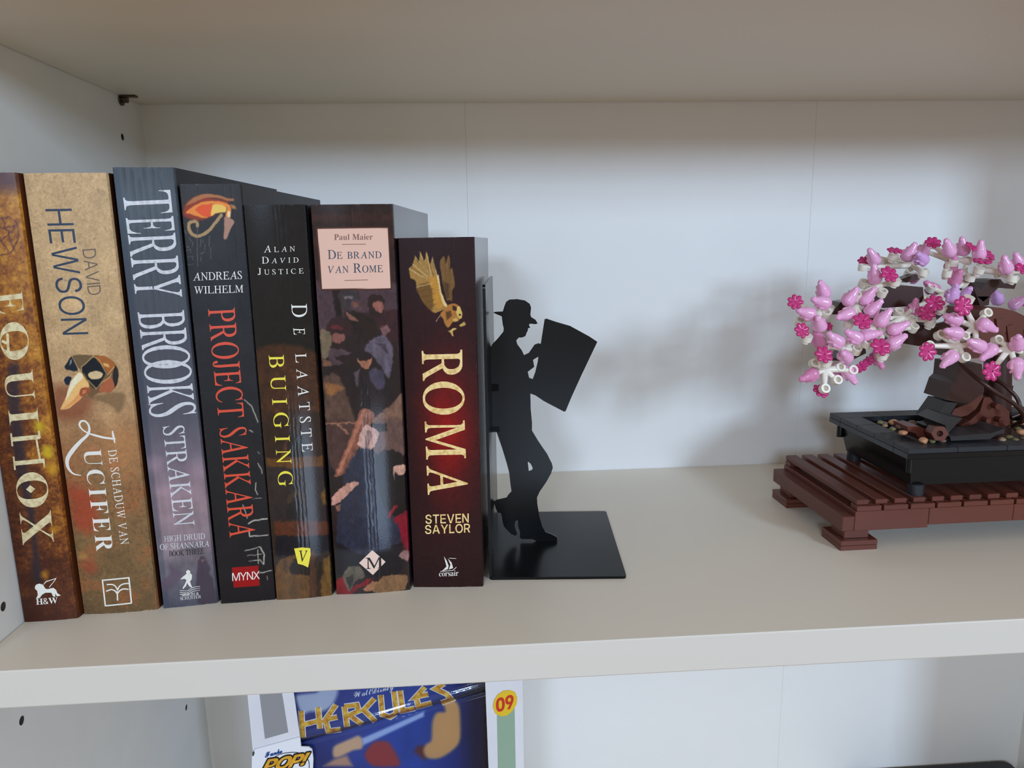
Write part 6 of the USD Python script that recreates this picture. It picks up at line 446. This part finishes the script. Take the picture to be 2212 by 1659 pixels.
    for (pn, mk, _), gs in lines.items():
        ms = []
        for g in gs:
            for pg in polys(g):
                e_ = trimesh.creation.extrude_polygon(pg, 1.0, engine='earcut')
                v_, f_ = trimesh.remesh.subdivide_to_size(e_.vertices, e_.faces, 1.5)
                top = v_[:, 2]; pos = f(v_[:, 0], v_[:, 1])
                lift = ink_on.get((pn, mk), .09) * .001
                pos = pos + nrm * (np.where(top > .5, lift, -.00004))[:, None]
                ms.append(trimesh.Trimesh(pos, f_, process=False))
        part(t, pn, join(*ms), ink(mk), label={'silver': 'silver lettering', 'gold': 'gilt lettering', 'yellow': 'yellow print', 'orange': 'orange-red lettering', 'cream': 'cream lettering', 'navy': 'dark blue lettering'}.get(mk))
    return t
def text_geom(font, txt, q, sp, sc):
    p0, p1, pc = [np.array(q[i:i + 2], float) / 100 for i in (0, 2, 4)]
    x = 0.0; gl = []
    for ch in txt:
        if ch == ' ': x += 95 + sp * 250; continue
        s = 1.0
        if sc and ch.islower(): s = .76; ch = ch.upper()
        g = GLYPHS[font + ch]; gl.append((x, s, g)); x += g[0] * s + sp * 250
    tot = x - sp * 250; ex, ey = (p1 - p0) / tot, (pc - p0) / 250.0
    out = []
    for x, s, (gw, rg) in gl:
        for i, r in enumerate(rg):
            r = np.array(r, float).reshape(-1, 2) * s
            out.append(Polygon(p0 + (r[:, :1] + x) * ex + r[:, 1:] * ey).buffer(0))
    g = None
    res = []
    for o in out:                                       # even-odd within a glyph
        hit = [i for i, r_ in enumerate(res) if r_.contains(o.representative_point()) and r_.area > o.area]
        if hit: res[hit[0]] = res[hit[0]].difference(o)
        else:
            res.append(o)
    return union_all(res)
MP = {k: printed('print_' + k, GLOSS[k], {'alan': .5, 'maier': .5, 'hewson': .22, 'equinox': .3}.get(k, .13), {'hewson': .1}.get(k, .03)) for k in BOOKS}
MC = {k: noisy('cover_' + k, COVER[k], tuple(int(c * 1.12) for c in COVER[k]), 60, {'maier': .16, 'roma': .18}.get(k, .4), spec=.8 if k in ('maier', 'roma') else .2) for k in BOOKS}
for k in BOOKS: book(k)

# ------------------------------------------------------------------ bookend
M_STEEL = noisy('black_powder_coat', (6, 7, 9), (8, 9, 12), 500, .24, .04, .0001, bscale=2500, spec=.3)
be = thing('bookend', (0.2472, 0.0711, 0.0), 'black metal bookend cut as a man in a hat reading a newspaper', 'bookend', rz=-4.5)
T = .0016
def plate(poly, t):
    return extrude(poly, t)
def rounded(x0, x1, y0, y1, r): return sbox(x0 + r, y0 + r, x1 - r, y1 - r).buffer(r, resolution=6)
b = plate(rounded(0.0, 0.0795, 0.0, 0.1045, .002), T); part(be, 'base_plate', b, M_STEEL)
v = plate(rounded(0.0005, .1035, 0.0, 0.1705, .002), T)
v.apply_transform(np.array([[0, 0, 1, 0], [1, 0, 0, 0], [0, 1, 0, 0], [0, 0, 0, 1.0]])); part(be, 'upright_plate', v, M_STEEL)
g = Polygon(np.array(MAN[0], float).reshape(-1, 2) / 10000).buffer(0)
for hq in MAN[1:]: g = g.difference(Polygon(np.array(hq, float).reshape(-1, 2) / 10000).buffer(0))
g = g.buffer(.0002).buffer(-.0002)
def upright(poly, y, t):
    m_ = plate(poly, t); m_.apply_transform(np.array([[1, 0, 0, 0], [0, 0, 1, y], [0, 1, 0, 0], [0, 0, 0, 1.0]])); m_.invert() if m_.volume < 0 else None; return m_
part(be, 'figure', upright(g, .052 - T / 2, T), M_STEEL, label='flat silhouette of a leaning reader')
part(be, 'tab', upright(sbox(.0005, .1015, .006, .1062), .052 - T / 2, T), M_STEEL)
part(be, 'tab', upright(sbox(.0005, .0752, .006, .0790), .052 - T / 2, T), M_STEEL)

# ------------------------------------------------------------------ slatted stand under the plant
def plastic(name, c, c2, rough=.3): return noisy(name, c, c2, 14, rough, .05, .0002, bscale=300, spec=.38)
M_BRN = plastic('reddish_brown_plastic', (98, 50, 38), (106, 55, 42), .32)
M_BRN2 = plastic('reddish_brown_dull', (92, 48, 37), (100, 52, 41), .38)
M_DBR = plastic('dark_brown_plastic', (60, 33, 27), (67, 38, 31), .3)
M_BLK = plastic('black_plastic', (9, 10, 12), (12, 13, 15), .2)
M_BLKR = plastic('black_dusty_plastic', (38, 40, 44), (46, 47, 50), .40)
M_DGR = plastic('dark_grey_plastic', (44, 40, 38), (52, 47, 44), .36)
st = thing('slatted_stand', (0.4668, 0.0890, 0.0), 'low reddish-brown slatted stand on block feet, under the black planter', 'stand', rz=0.9)
SW, SD = .226, .099
for fx in (0.0, SW - .024):
    for fy in (0.0, SD - .024):
        ft = part(st, 'foot', join(boxm(fx, fx + .024, fy, fy + .024, 0, .00305, .0003), boxm(fx, fx + .024, fy, fy + .024, .0032, .0064, .0003)), M_BRN)
        part(ft, 'foot_block', boxm(fx + .004, fx + .020, fy + .004, fy + .020, .0064, .0128, .0003), M_BRN)
part(st, 'side_beam', boxm(0, .0079, 0, SD, .0128, .0224, .0004), M_BRN2)
part(st, 'side_beam', boxm(SW - .0079, SW, 0, SD, .0128, .0224, .0004), M_BRN2)
for x0_, x1_ in ((.008, .056), (.0562, .112), (.1122, .168), (.1682, SW - .008)):
    part(st, 'front_beam', boxm(x0_, x1_, 0, .0155, .0128 if x0_ < .02 or x1_ > .2 else .0146, .0255, .0003), M_BRN)
    part(st, 'rear_beam', boxm(x0_, x1_, SD - .0155, SD, .0128, .0255, .0003), M_BRN)
part(st, 'inner_beam', boxm(.008, .0159, .016, SD - .016, .0128, .0255, .0003), M_BRN2)
part(st, 'inner_beam', boxm(SW - .0159, SW - .008, .016, SD - .016, .0128, .0255, .0003), M_BRN2)
for i in range(12):
    x_ = .0090 + i * .0174
    part(st, 'tile', boxm(x_, x_ + .0158, .0, .0079, .0256, .0287, .00025), M_BRN)
    part(st, 'tile', boxm(x_, x_ + .0158, SD - .0079, SD, .0256, .0287, .00025), M_BRN2)
for i in range(17):
    x_ = .0098 + i * .0123
    part(st, 'slat', boxm(x_, x_ + .0079, .0025, SD + .0015, .0288, .0320, .0003), M_BRN if i % 3 else M_BRN2)
part(st, 'clip', boxm(.098, .0992, .03, .034, .008, .0128), mat('clear_white', (220, 220, 222), .3), label='small pale clip under the front beam')

# ------------------------------------------------------------------ bonsai in its planter
bs = thing('toy_bonsai', (0.5042, 0.0875, 0.032), 'brick-built cherry bonsai with pink frog-shaped blossoms in a black planter', 'toy plant')
BO = np.array([0.5042, 0.0875, 0.032])
RW, RD, RZ = .152, .0975, .033                                  # rim width, depth and top above the stand
def loc(m_): m_ = m_.copy(); m_.apply_translation(-BO); return m_
# body: a tapering tray under an overhanging rim
def frustum(x0, x1, y0, y1, z0, X0, X1, Y0, Y1, z1): return trimesh.convex.convex_hull(np.array([(x0, y0, z0), (x1, y0, z0), (x0, y1, z0), (x1, y1, z0), (X0, Y0, z1), (X1, Y0, z1), (X0, Y1, z1), (X1, Y1, z1)]))
outer = tri2man(frustum(.0095, RW - .0095, .0095, RD - .0095, .0066, .0055, RW - .0055, .0055, RD - .0055, .0262))
inner = tri2man(boxm(.0165, RW - .0165, .0165, RD - .0165, .014, .04))
pot = part(bs, 'planter', man2tri(outer - inner), M_BLK, label='black planter tray')
for cx in (.0058, RW - .0058):
    for cy in (.0058, RD - .0058):
        c = trimesh.creation.cylinder(.0024, .010, sections=20); c.apply_translation((cx, cy, .0212)); part(pot, 'corner_post', c, M_BLK, 30)
for fx in (.0145, RW - .0145):
    for fy in (.0115, RD - .0115):
        c = trimesh.creation.cylinder(.0048, .0068, sections=28); c.apply_translation((fx, fy, .0034)); part(pot, 'planter_foot', c, M_BLKR, 30)
for a, b in (((0, RW), (0, .0155)), ((0, RW), (RD - .0155, RD)), ((0, .0155), (.0156, RD - .0156)), ((RW - .0155, RW), (.0156, RD - .0156))):
    part(pot, 'rim_plate', boxm(a[0], a[1], b[0], b[1], .0262, .0297, .0003), M_BLK)
tiles = []
for y0_ in (0.0, RD - .0158):
    xs_ = [0, .0316, .0632, .0948, .1264, RW]
    tiles += [(xs_[i] + .0001, xs_[i + 1] - .0001, y0_ + .0001, y0_ + .0157) for i in range(5)]
ys_ = [.0158, .0378, .0598, RD - .0158]
for x0_ in (0.0, RW - .0158): tiles += [(x0_ + .0001, x0_ + .0157, ys_[i] + .0001, ys_[i + 1] - .0001) for i in range(3)]
for q in tiles: part(pot, 'rim_tile', boxm(*q, .0298, RZ, .00025), M_BLKR)
c = trimesh.creation.cylinder(.0042, .0006, sections=28); c.apply_translation((.0885, .0078, RZ + .0003)); part(pot, 'stud', c, M_BLK, 30)
M_SOIL = noisy('soil_plates', (40, 26, 20), (58, 38, 28), 120, .7)
part(pot, 'soil', boxm(.0166, RW - .0166, .0166, RD - .0166, .0141, .0240), M_SOIL)
# trunk, roots and branches: plates of a given outline and depth
BMAT = [M_DBR, M_BRN, M_DGR]
for name, mi, y0_, dep, q in BRANCHES:
    pg = Polygon(np.array(q, float).reshape(-1, 2)).buffer(0)
    for g_ in polys(pg):
        m_ = trimesh.creation.extrude_polygon(g_.buffer(-.0002), dep, engine='earcut'); m_.apply_transform(np.array([[1, 0, 0, 0], [0, 0, 1, y0_], [0, 1, 0, 0], [0, 0, 0, 1.0]])); m_.invert()
        part(bs, name, loc(m_), BMAT[mi])
R3 = frame_z((-.25, -.95, .15)); M4 = np.eye(4); M4[:3, :3] = R3; M4[:3, 3] = np.array(HEXEND)
hx = m3.Manifold.cylinder(.012, .0050, .0050, 6).translate([0, 0, -.009]) - m3.Manifold.cylinder(.008, .0019, .0019, 16).translate([0, 0, -.002])
hm = man2tri(hx); hm.apply_transform(M4); part(bs, 'root', loc(hm), M_BRN, label='hollow-ended root tip')
for q in KNOBS:
    c = trimesh.creation.cylinder(.0019, .004, sections=18); c.apply_transform(trimesh.transformations.rotation_matrix(math.pi / 2, [1, 0, 0])); c.apply_translation(q); part(bs, 'stud', loc(c), M_BRN, 30)
for q in VINES: part(bs, 'vine', loc(tube(q, .0013, 8)), M_DBR, True)
# hidden heart of the crown, tying branches and trunk together
core = m3.Manifold.batch_boolean([bone((.600, .142, .058), .010, (.598, .144, .115), .008), bone((.598, .144, .115), .008, (.590, .145, .136), .006), bone((.590, .145, .136), .006, (.545, .137, .130), .005), bone((.598, .144, .115), .006, (.664, .13, .122), .004), bone((.63, .138, .119), .004, (.650, .150, .158), .003), bone((.60, .145, .138), .005, (.618, .112, .118), .004)], m3.OpType.Add)
part(bs, 'branch', loc(man2tri(core)), M_DBR, 40)

M_PINK = [noisy('pink_plastic', (240, 172, 212), (244, 180, 216), 60, .18), noisy('pink_plastic_deep', (222, 138, 178), (230, 146, 186), 60, .2), noisy('lilac_plastic', (220, 166, 220), (226, 172, 224), 60, .2)]
for k in range(3): pass
M_MAG = noisy('magenta_plastic', (196, 48, 116), (204, 56, 124), 60, .24)
M_CRM = noisy('cream_white_plastic', (238, 228, 210), (244, 236, 220), 60, .28)
def frog_mesh():
    mf = m3.Manifold.batch_boolean([bone((-1.4, 0, 0), 3.7, (1.6, 0, .3), 3.0, 20), bone((1.6, 0, .3), 2.9, (6.2, 0, .5), 1.55, 20), ball((6.1, .95, 1.35), .85, 12), ball((6.1, -.95, 1.35), .85, 12),
        bone((-2.4, 2.3, -.6), 1.7, (.6, 3.0, -.9), 1.15, 14), bone((-2.4, -2.3, -.6), 1.7, (.6, -3.0, -.9), 1.15, 14), bone((1.6, 2.2, -.4), 1.0, (3.2, 2.0, -2.0), .8, 12), bone((1.6, -2.2, -.4), 1.0, (3.2, -2.0, -2.0), .8, 12),
        m3.Manifold.cylinder(2.2, 2.3, 2.3, 18).translate([-.2, 0, -4.4])], m3.OpType.Add).refine_to_length(.8)
    t = man2tri(mf); t.merge_vertices(); trimesh.smoothing.filter_taubin(t, .5, .53, 8)
    t.apply_scale(.00108); return t
def flower_mesh():
    ps = []
    for k in range(7):
        a = 2 * math.pi * k / 7; c_, s_ = math.cos(a), math.sin(a)
        ps.append(m3.Manifold.batch_hull([m3.Manifold.sphere(.16, 10).scale([1, 1, .8]).translate([c_ * .22, s_ * .22, 0]), m3.Manifold.sphere(.29, 14).scale([1, 1, .62]).translate([c_ * .68, s_ * .68, 0])]))
    mf = m3.Manifold.batch_boolean(ps, m3.OpType.Add) + m3.Manifold.cylinder(.2, .27, .27, 16).translate([0, 0, -.1]) - m3.Manifold.cylinder(.3, .1, .1, 12).translate([0, 0, .0])
    return man2tri(mf)
def cup_mesh():
    mf = m3.Manifold.cylinder(.0036, .0034, .0034, 24) + m3.Manifold.cylinder(.0022, .0022, .0022, 20).translate([0, 0, -.002])
    return man2tri(mf)
FROG, FLOWER, CUP = frog_mesh(), flower_mesh(), cup_mesh()
def pose(R, c, s=1.0):
    M_ = np.eye(4); M_[:3, :3] = np.asarray(R) * s; M_[:3, 3] = np.asarray(c) - BO; return M_
rng = np.random.default_rng(5)
dark = {5, 26, 27, 28, 29, 42, 45, 46, 43}; lil = {30, 31, 40, 20}
def toward(c, d):
    c = np.asarray(c, float); v_ = np.array(CAM[:3]) - c; return c + v_ / np.linalg.norm(v_) * d
def place_frog(c, head, mi, k):
    h_ = np.asarray(head, float); h_ = h_ / max(np.linalg.norm(h_), 1e-6)
    up = np.array([.25 * rng.normal(), -.85, .35 + .3 * rng.normal()])
    if abs(h_[1]) > .8: up = np.array([0, -.2, 1.0])
    z_ = up - h_ * (up @ h_); z_ /= np.linalg.norm(z_); y_ = np.cross(z_, h_)
    c = toward(c, .0052) - h_ * .0012
    part(bs, 'frog_blossom', FROG, M_PINK[mi], True, matrix=pose(np.column_stack([h_, y_, z_]), c, 1.0))
for k, (x_, y_, z_, a, b_, c_) in enumerate(FROGS):
    n_ = math.hypot(a, c_)
    place_frog((x_, y_, z_), (a, -.35 * max(0, 7 - n_) - .6, c_), 1 if k in dark else 2 if k in lil else 0, k)
# blossoms of the crown that go on beyond the edge of the picture
for k in range(26):
    a = rng.uniform(0, 1); x_ = rng.uniform(.640, .676); y_ = rng.uniform(.112, .182); z_ = .118 + .070 * rng.uniform(0, 1) - .3 * (x_ - .640)
    place_frog((x_, y_, z_), rng.normal(size=3) + [0, 0, .6], 0, k)
for k in range(8):
    part(bs, 'flower_blossom', FLOWER, M_MAG, 40, matrix=pose(frame_z(rng.normal(size=3) + [0, -1, .8]), (rng.uniform(.642, .674), rng.uniform(.108, .17), rng.uniform(.118, .176)), .0057))
for x_, y_, z_, a, b_, c_, r_ in FLOWERS:
    part(bs, 'flower_blossom', FLOWER, M_MAG, 40, matrix=pose(frame_z((a, b_, c_)) @ np.array([[math.cos(x_ * 900), -math.sin(x_ * 900), 0], [math.sin(x_ * 900), math.cos(x_ * 900), 0], [0, 0, 1]]), toward((x_, y_, z_), .0058), r_ * .00098))
for x_, y_, z_ in CUPS:
    part(bs, 'cup', CUP, M_CRM, 40, matrix=pose(frame_z((.12, -.42, .9)), (x_, y_, z_ - .0018), .95))
for hub_ in ((.655, .135, .132), (.650, .150, .160), (.664, .128, .122)):
    TWIGS.append([list(hub_), [.2, -.4, .89], [[hub_[0] + .017 * math.cos(t_), hub_[1] + .017 * math.sin(t_), hub_[2] + .005 * math.sin(3 * t_) + .004 * math.cos(t_), int(i_ == 2)] for i_, t_ in enumerate(np.linspace(.3, 6.0, 6))]])
for hub, n_, ends in TWIGS:
    hub = np.array(hub); n_ = np.array(n_); pcs = [m3.Manifold.batch_hull([ball(hub, .0026, 12), ball(hub - n_ * .0025, .0016, 12)])]
    cuts = []
    for ex, ey, ez, ring in ends:
        e_ = np.array([ex, ey, ez]); dv = e_ - hub; L_ = np.linalg.norm(dv); dv /= L_
        pcs.append(bone(hub, .0019, e_ - dv * (.0018 if ring else 0), .00145, 10))
        R_ = frame_z(n_); A = np.column_stack([R_, e_ - n_ * .0022]).astype(float)
        pcs.append(m3.Manifold.cylinder(.0042, .0029, .0029, 20).transform(A)); cuts.append(m3.Manifold.cylinder(.0036, .0017, .0017, 16).translate([0, 0, .0012]).transform(A))
    mf = m3.Manifold.batch_boolean(pcs, m3.OpType.Add) - m3.Manifold.batch_boolean(cuts, m3.OpType.Add)
    part(bs, 'twig', loc(man2tri(mf)), M_CRM, 35)

# loose pebbles on the soil of the planter
PC = [noisy('pebble_tan', (188, 130, 92), (204, 148, 108), 60, .4), noisy('pebble_brown', (104, 78, 62), (122, 92, 74), 60, .4), noisy('pebble_olive', (104, 100, 64), (122, 116, 76), 60, .4), noisy('pebble_sand', (150, 122, 92), (164, 136, 104), 60, .4)]
PNAME = ['tan', 'brown', 'olive green', 'sand-coloured']
def pebble_mesh(seed):
    t = trimesh.creation.icosphere(subdivisions=2); v_ = t.vertices
    v_ = v_ * (0.82 + .36 * meshkit.noise(v_ * 1.6 + seed * 9.1, seed)[:, None]) * [1, .85, .62]; return trimesh.Trimesh(v_, t.faces, process=False)
peb = [pebble_mesh(i) for i in range(5)]
SIDE = ['on the soil left of the bonsai trunk', 'on the soil beside and right of the bonsai roots']
def put_pebble(x_, y_, z_, s, c, i):
    p = part(None, 'pebble', peb[i % 5], PC[c], True); M_ = np.eye(4); a = i * 1.7
    M_[:3, :3] = np.array([[math.cos(a), -math.sin(a), 0], [math.sin(a), math.cos(a), 0], [0, 0, 1]]) * s * .00074; M_[:3, 3] = (x_, y_, z_)
    mm = Gf.Matrix4d(1.0)
    for r_ in range(4):
        for k in range(4): mm[r_, k] = float(M_[k][r_])
    p.AddTransformOp().Set(mm)
    meta(p.GetPrim(), PNAME[c] + ' toy pebble ' + SIDE[x_ > .575], 'pebble', PNAME[c] + ' pebbles ' + SIDE[x_ > .575])
SOILZ = .032 + .0240
for i, (x_, y_, z_, s, c) in enumerate(PEBBLES):
    put_pebble(x_, y_, z_ if z_ > SOILZ + .001 else SOILZ + .0012, s, c, i)

# ------------------------------------------------------------------ lower shelf: carton with a cover print behind plastic, and a flat black box
LZ = -PITCH
fb = thing('toy_carton', (.0805, .14, LZ), 'white and grey window carton with a blue cover print, on the shelf below the books', 'box')
FO = np.array([.0805, .14, LZ])
def F_(k): return np.array(FB[k], float).reshape(-1, 2) / 1000
def front(geom, y, t):                                     # geometry given as x, z in metres, at world depth y (front) with thickness t
    m_ = extrude(geom, t); m_.apply_transform(np.array([[1, 0, 0, 0], [0, 0, 1, y], [0, 1, 0, 0], [0, 0, 0, 1.0]])); m_.invert(); m_.apply_translation(-FO); return m_
M_CART = noisy('carton_white', (226, 224, 228), (232, 230, 232), 40, .45)
M_CARTG = mat('carton_grey', (150, 148, 150), .45)
x0_, x1_, zb, zt_ = .0805, .2705, LZ, -.082
wl = F_('win'); wr = 0.2442
hole = Polygon([(.1112, -.1), (wl[1][0], -.1522), (.1140, -.20), (.1140, LZ + .03), (wr + .001, LZ + .03), (wr + .001, -.2), (wr, -.1125), (wr, -.1)]).buffer(.0015).buffer(-.0015)
part(fb, 'front_panel', front(sbox(x0_, zb, x1_, zt_).buffer(-.001).buffer(.001).difference(hole), .14, .0008), M_CART)
part(fb, 'carton_body', boxm(0, x1_ - x0_, .0046, .112, 0, zt_ - zb), M_CART)
part(fb, 'side_flap', boxm(0, .0008, .0008, .0046, 0, zt_ - zb), M_CART); part(fb, 'side_flap', boxm(x1_ - x0_ - .0008, x1_ - x0_, .0008, .0046, 0, zt_ - zb), M_CART)
part(fb, 'top_flap', boxm(.0008, x1_ - x0_ - .0008, .0008, .0046, zt_ - zb - .0008, zt_ - zb), M_CART)
# cover print: a plain blue ground with soft patches of its colours
gx = np.arange(.108, .250, .0007); gz = np.arange(-.30, -.095, .0007); GX, GZ = np.meshgrid(gx, gz); P = np.column_stack([GX.ravel(), GZ.ravel()]) * 1000
a, b_ = nz(P, .04, 31), nz(P, .15, 32)
C = ramp(np.clip((P[:, 0] - 108) / 140 + .15 * (a - .5), 0, 1), [(0, (36, 44, 92)), (.3, (42, 58, 118)), (.62, (34, 62, 132)), (.8, (24, 42, 100)), (.92, (14, 20, 48)), (1, (12, 16, 36))])
C = C * (.8 + .4 * a[:, None])
for k, rgb, soft in (('cloud', (158, 164, 176), 1.5), ('skin2', (176, 132, 104), 1.5), ('skin', (196, 156, 116), 1.2), ('red', (140, 52, 48), 1.4), ('brown', (84, 40, 40), 1.6), ('tan', (186, 138, 82), 1.4)):
    paint(C, P, np.array(FB[k], float).reshape(-1, 2), rgb, soft, .9)
bm = np.array([FB['beam'][0:2], FB['beam'][8:10], FB['beam'][10:12], FB['beam'][6:8]], float); paint(C, P, bm, (150, 166, 196), 1.0, .9)
idx = np.arange(GX.size).reshape(GX.shape); q = np.stack([idx[:-1, :-1], idx[:-1, 1:], idx[1:, 1:], idx[1:, :-1]], -1).reshape(-1, 4)
vv = np.column_stack([GX.ravel(), np.full(GX.size, .1445), GZ.ravel()]) - FO
part(fb, 'cover_print', (vv, q), printed('print_carton', .35), False, 'blue cover picture behind the clear window', color=np.clip(lin(np.clip(C, 0, 255)) * 1.5, 0, .9))
M_GOLD = noisy('print_gold', (196, 120, 40), (240, 200, 80), 260, .4); M_WHT = mat('print_white', (235, 235, 238), .4)
T0 = [LineString(np.array(s, float).reshape(-1, 2) / 1000).buffer(.0016, cap_style='flat', join_style='mitre') for s in BOXTITLE]
T1 = [LineString(np.array(s, float).reshape(-1, 2) / 1000).buffer(.0022, cap_style='flat', join_style='mitre') for s in BOXTITLE]
tt = part(fb, 'title_lettering', front(union_all(T0), .14395, .0004), M_GOLD, label='gold brush-stroke title')
part(tt, 'outline', front(union_all(T1), .1442, .0003), M_WHT)
def flat_text(font, txt, key, sp, y, t, grow=0.0):
    q_ = [c * 100 for c in FB[key]]; g_ = text_geom(font, txt, q_, sp, 0)
    from shapely import affinity
    g_ = affinity.scale(g_, .001, .001, origin=(0, 0)); g_ = g_.buffer(grow) if grow else g_
    return front(g_, y, t)
part(fb, 'studio_lettering', flat_text('k', 'WaltDisney', 'walt', .05, .1440, .0004), M_WHT)
# clear window with a creased fold
M_CLR = usdkit.material(stage, '/World/Looks/clear_plastic', {'t': ('transparent_bsdf', {'color': (.95, .96, .97)}), 'g': ('glossy_bsdf', {'roughness': .08, 'color': (.9, .9, .9)}), 'f': ('fresnel', {'IOR': 1.45}), 'm': ('mix_closure', {})},
    [('f.fac', 'm.fac'), ('t.BSDF', 'm.closure1'), ('g.BSDF', 'm.closure2')], surface='m.closure')
cx = np.linspace(.1105, .2450, 60); cz = np.linspace(-.29, -.10, 160); CX, CZ = np.meshgrid(cx, cz); cr = np.array(FB['crease'], float).reshape(-1, 2) / 1000
ln = cr[0, 1] + (CX - cr[0, 0]) * (cr[1, 1] - cr[0, 1]) / (cr[1, 0] - cr[0, 0]) - .0012
dy = 1.5 * (.0011 * np.exp(-((CZ - ln) / .0022) ** 2) + .0006 * np.exp(-((CZ - ln + .003) / .0012) ** 2) - .0007 * np.exp(-((CZ - ln + .0062) / .0014) ** 2) + .0004 * np.sin(CX * 90) * np.exp(-((CZ - ln) / .01) ** 2))
ci = np.arange(CX.size).reshape(CX.shape); cq = np.stack([ci[:-1, :-1], ci[:-1, 1:], ci[1:, 1:], ci[1:, :-1]], -1).reshape(-1, 4)
part(fb, 'clear_window', (np.column_stack([CX.ravel(), .1424 - dy.ravel(), CZ.ravel()]) - FO, cq), M_CLR, True, 'clear plastic window with a creased fold')
part(fb, 'grey_patch', front(Polygon(F_('grey')), .1397, .0002), M_CARTG)
part(fb, 'green_band', front(Polygon(np.vstack([F_('strip')[:2], [[.2646, LZ + .02], [.2512, LZ + .02]]])), .1397, .0002), mat('carton_sage', (150, 176, 152), .45))
part(fb, 'logo_panel', front(union_all([Polygon(F_('logo')), sbox(.0801, -.204, .1222, -.170).buffer(-.006).buffer(.006)]).buffer(-.0008).buffer(.0008), .1388, .0010), mat('carton_bright', (240, 240, 244), .4))
part(fb, 'slot', front(Polygon(F_('blob')), .1386, .0002), mat('slot_dark', (70, 74, 70), .5))
part(fb, 'number_badge', front(Polygon(F_('oval')), .1393, .0005), mat('badge_yellow', (236, 196, 42), .4), label='yellow oval number badge')
part(fb, 'number_lettering', flat_text('h', '09', 'n09', .06, .1391, .0002), mat('print_red', (206, 54, 30), .4))
part(fb, 'maker_lettering', flat_text('k', 'Funko', 'funko', .02, .1386, .0002, .00012), mat('print_blue', (28, 66, 132), .4))
lg = part(fb, 'logo_lettering', flat_text('h', 'POP!', 'pop', .0, .1381, .0003), noisy('logo_gold', (214, 150, 34), (236, 178, 52), 200, .4), label='gold cartoon lettering')
part(lg, 'outline', flat_text('h', 'POP!', 'pop', .0, .1384, .0003, .0009), mat('print_black', (24, 22, 20), .4))
part(fb, 'logo_arc', front(LineString(F_('arc')).buffer(.00022), .1386, .0002), mat('print_black_line', (30, 30, 32), .4))
fl = thing('flat_box', (.585, .12, LZ), 'flat black box with rounded corners lying at the back of the lower shelf', 'box')
g = rounded(0, .162, 0, .146, .006)
m_ = extrude(g, .0085); part(fl, 'lid', (lambda t: (t.apply_translation((0, 0, .0025)), t)[1])(m_), M_BLKR)
part(fl, 'tray', extrude(rounded(.0008, .1612, .0008, .1452, .0055), .0025), M_BLK)
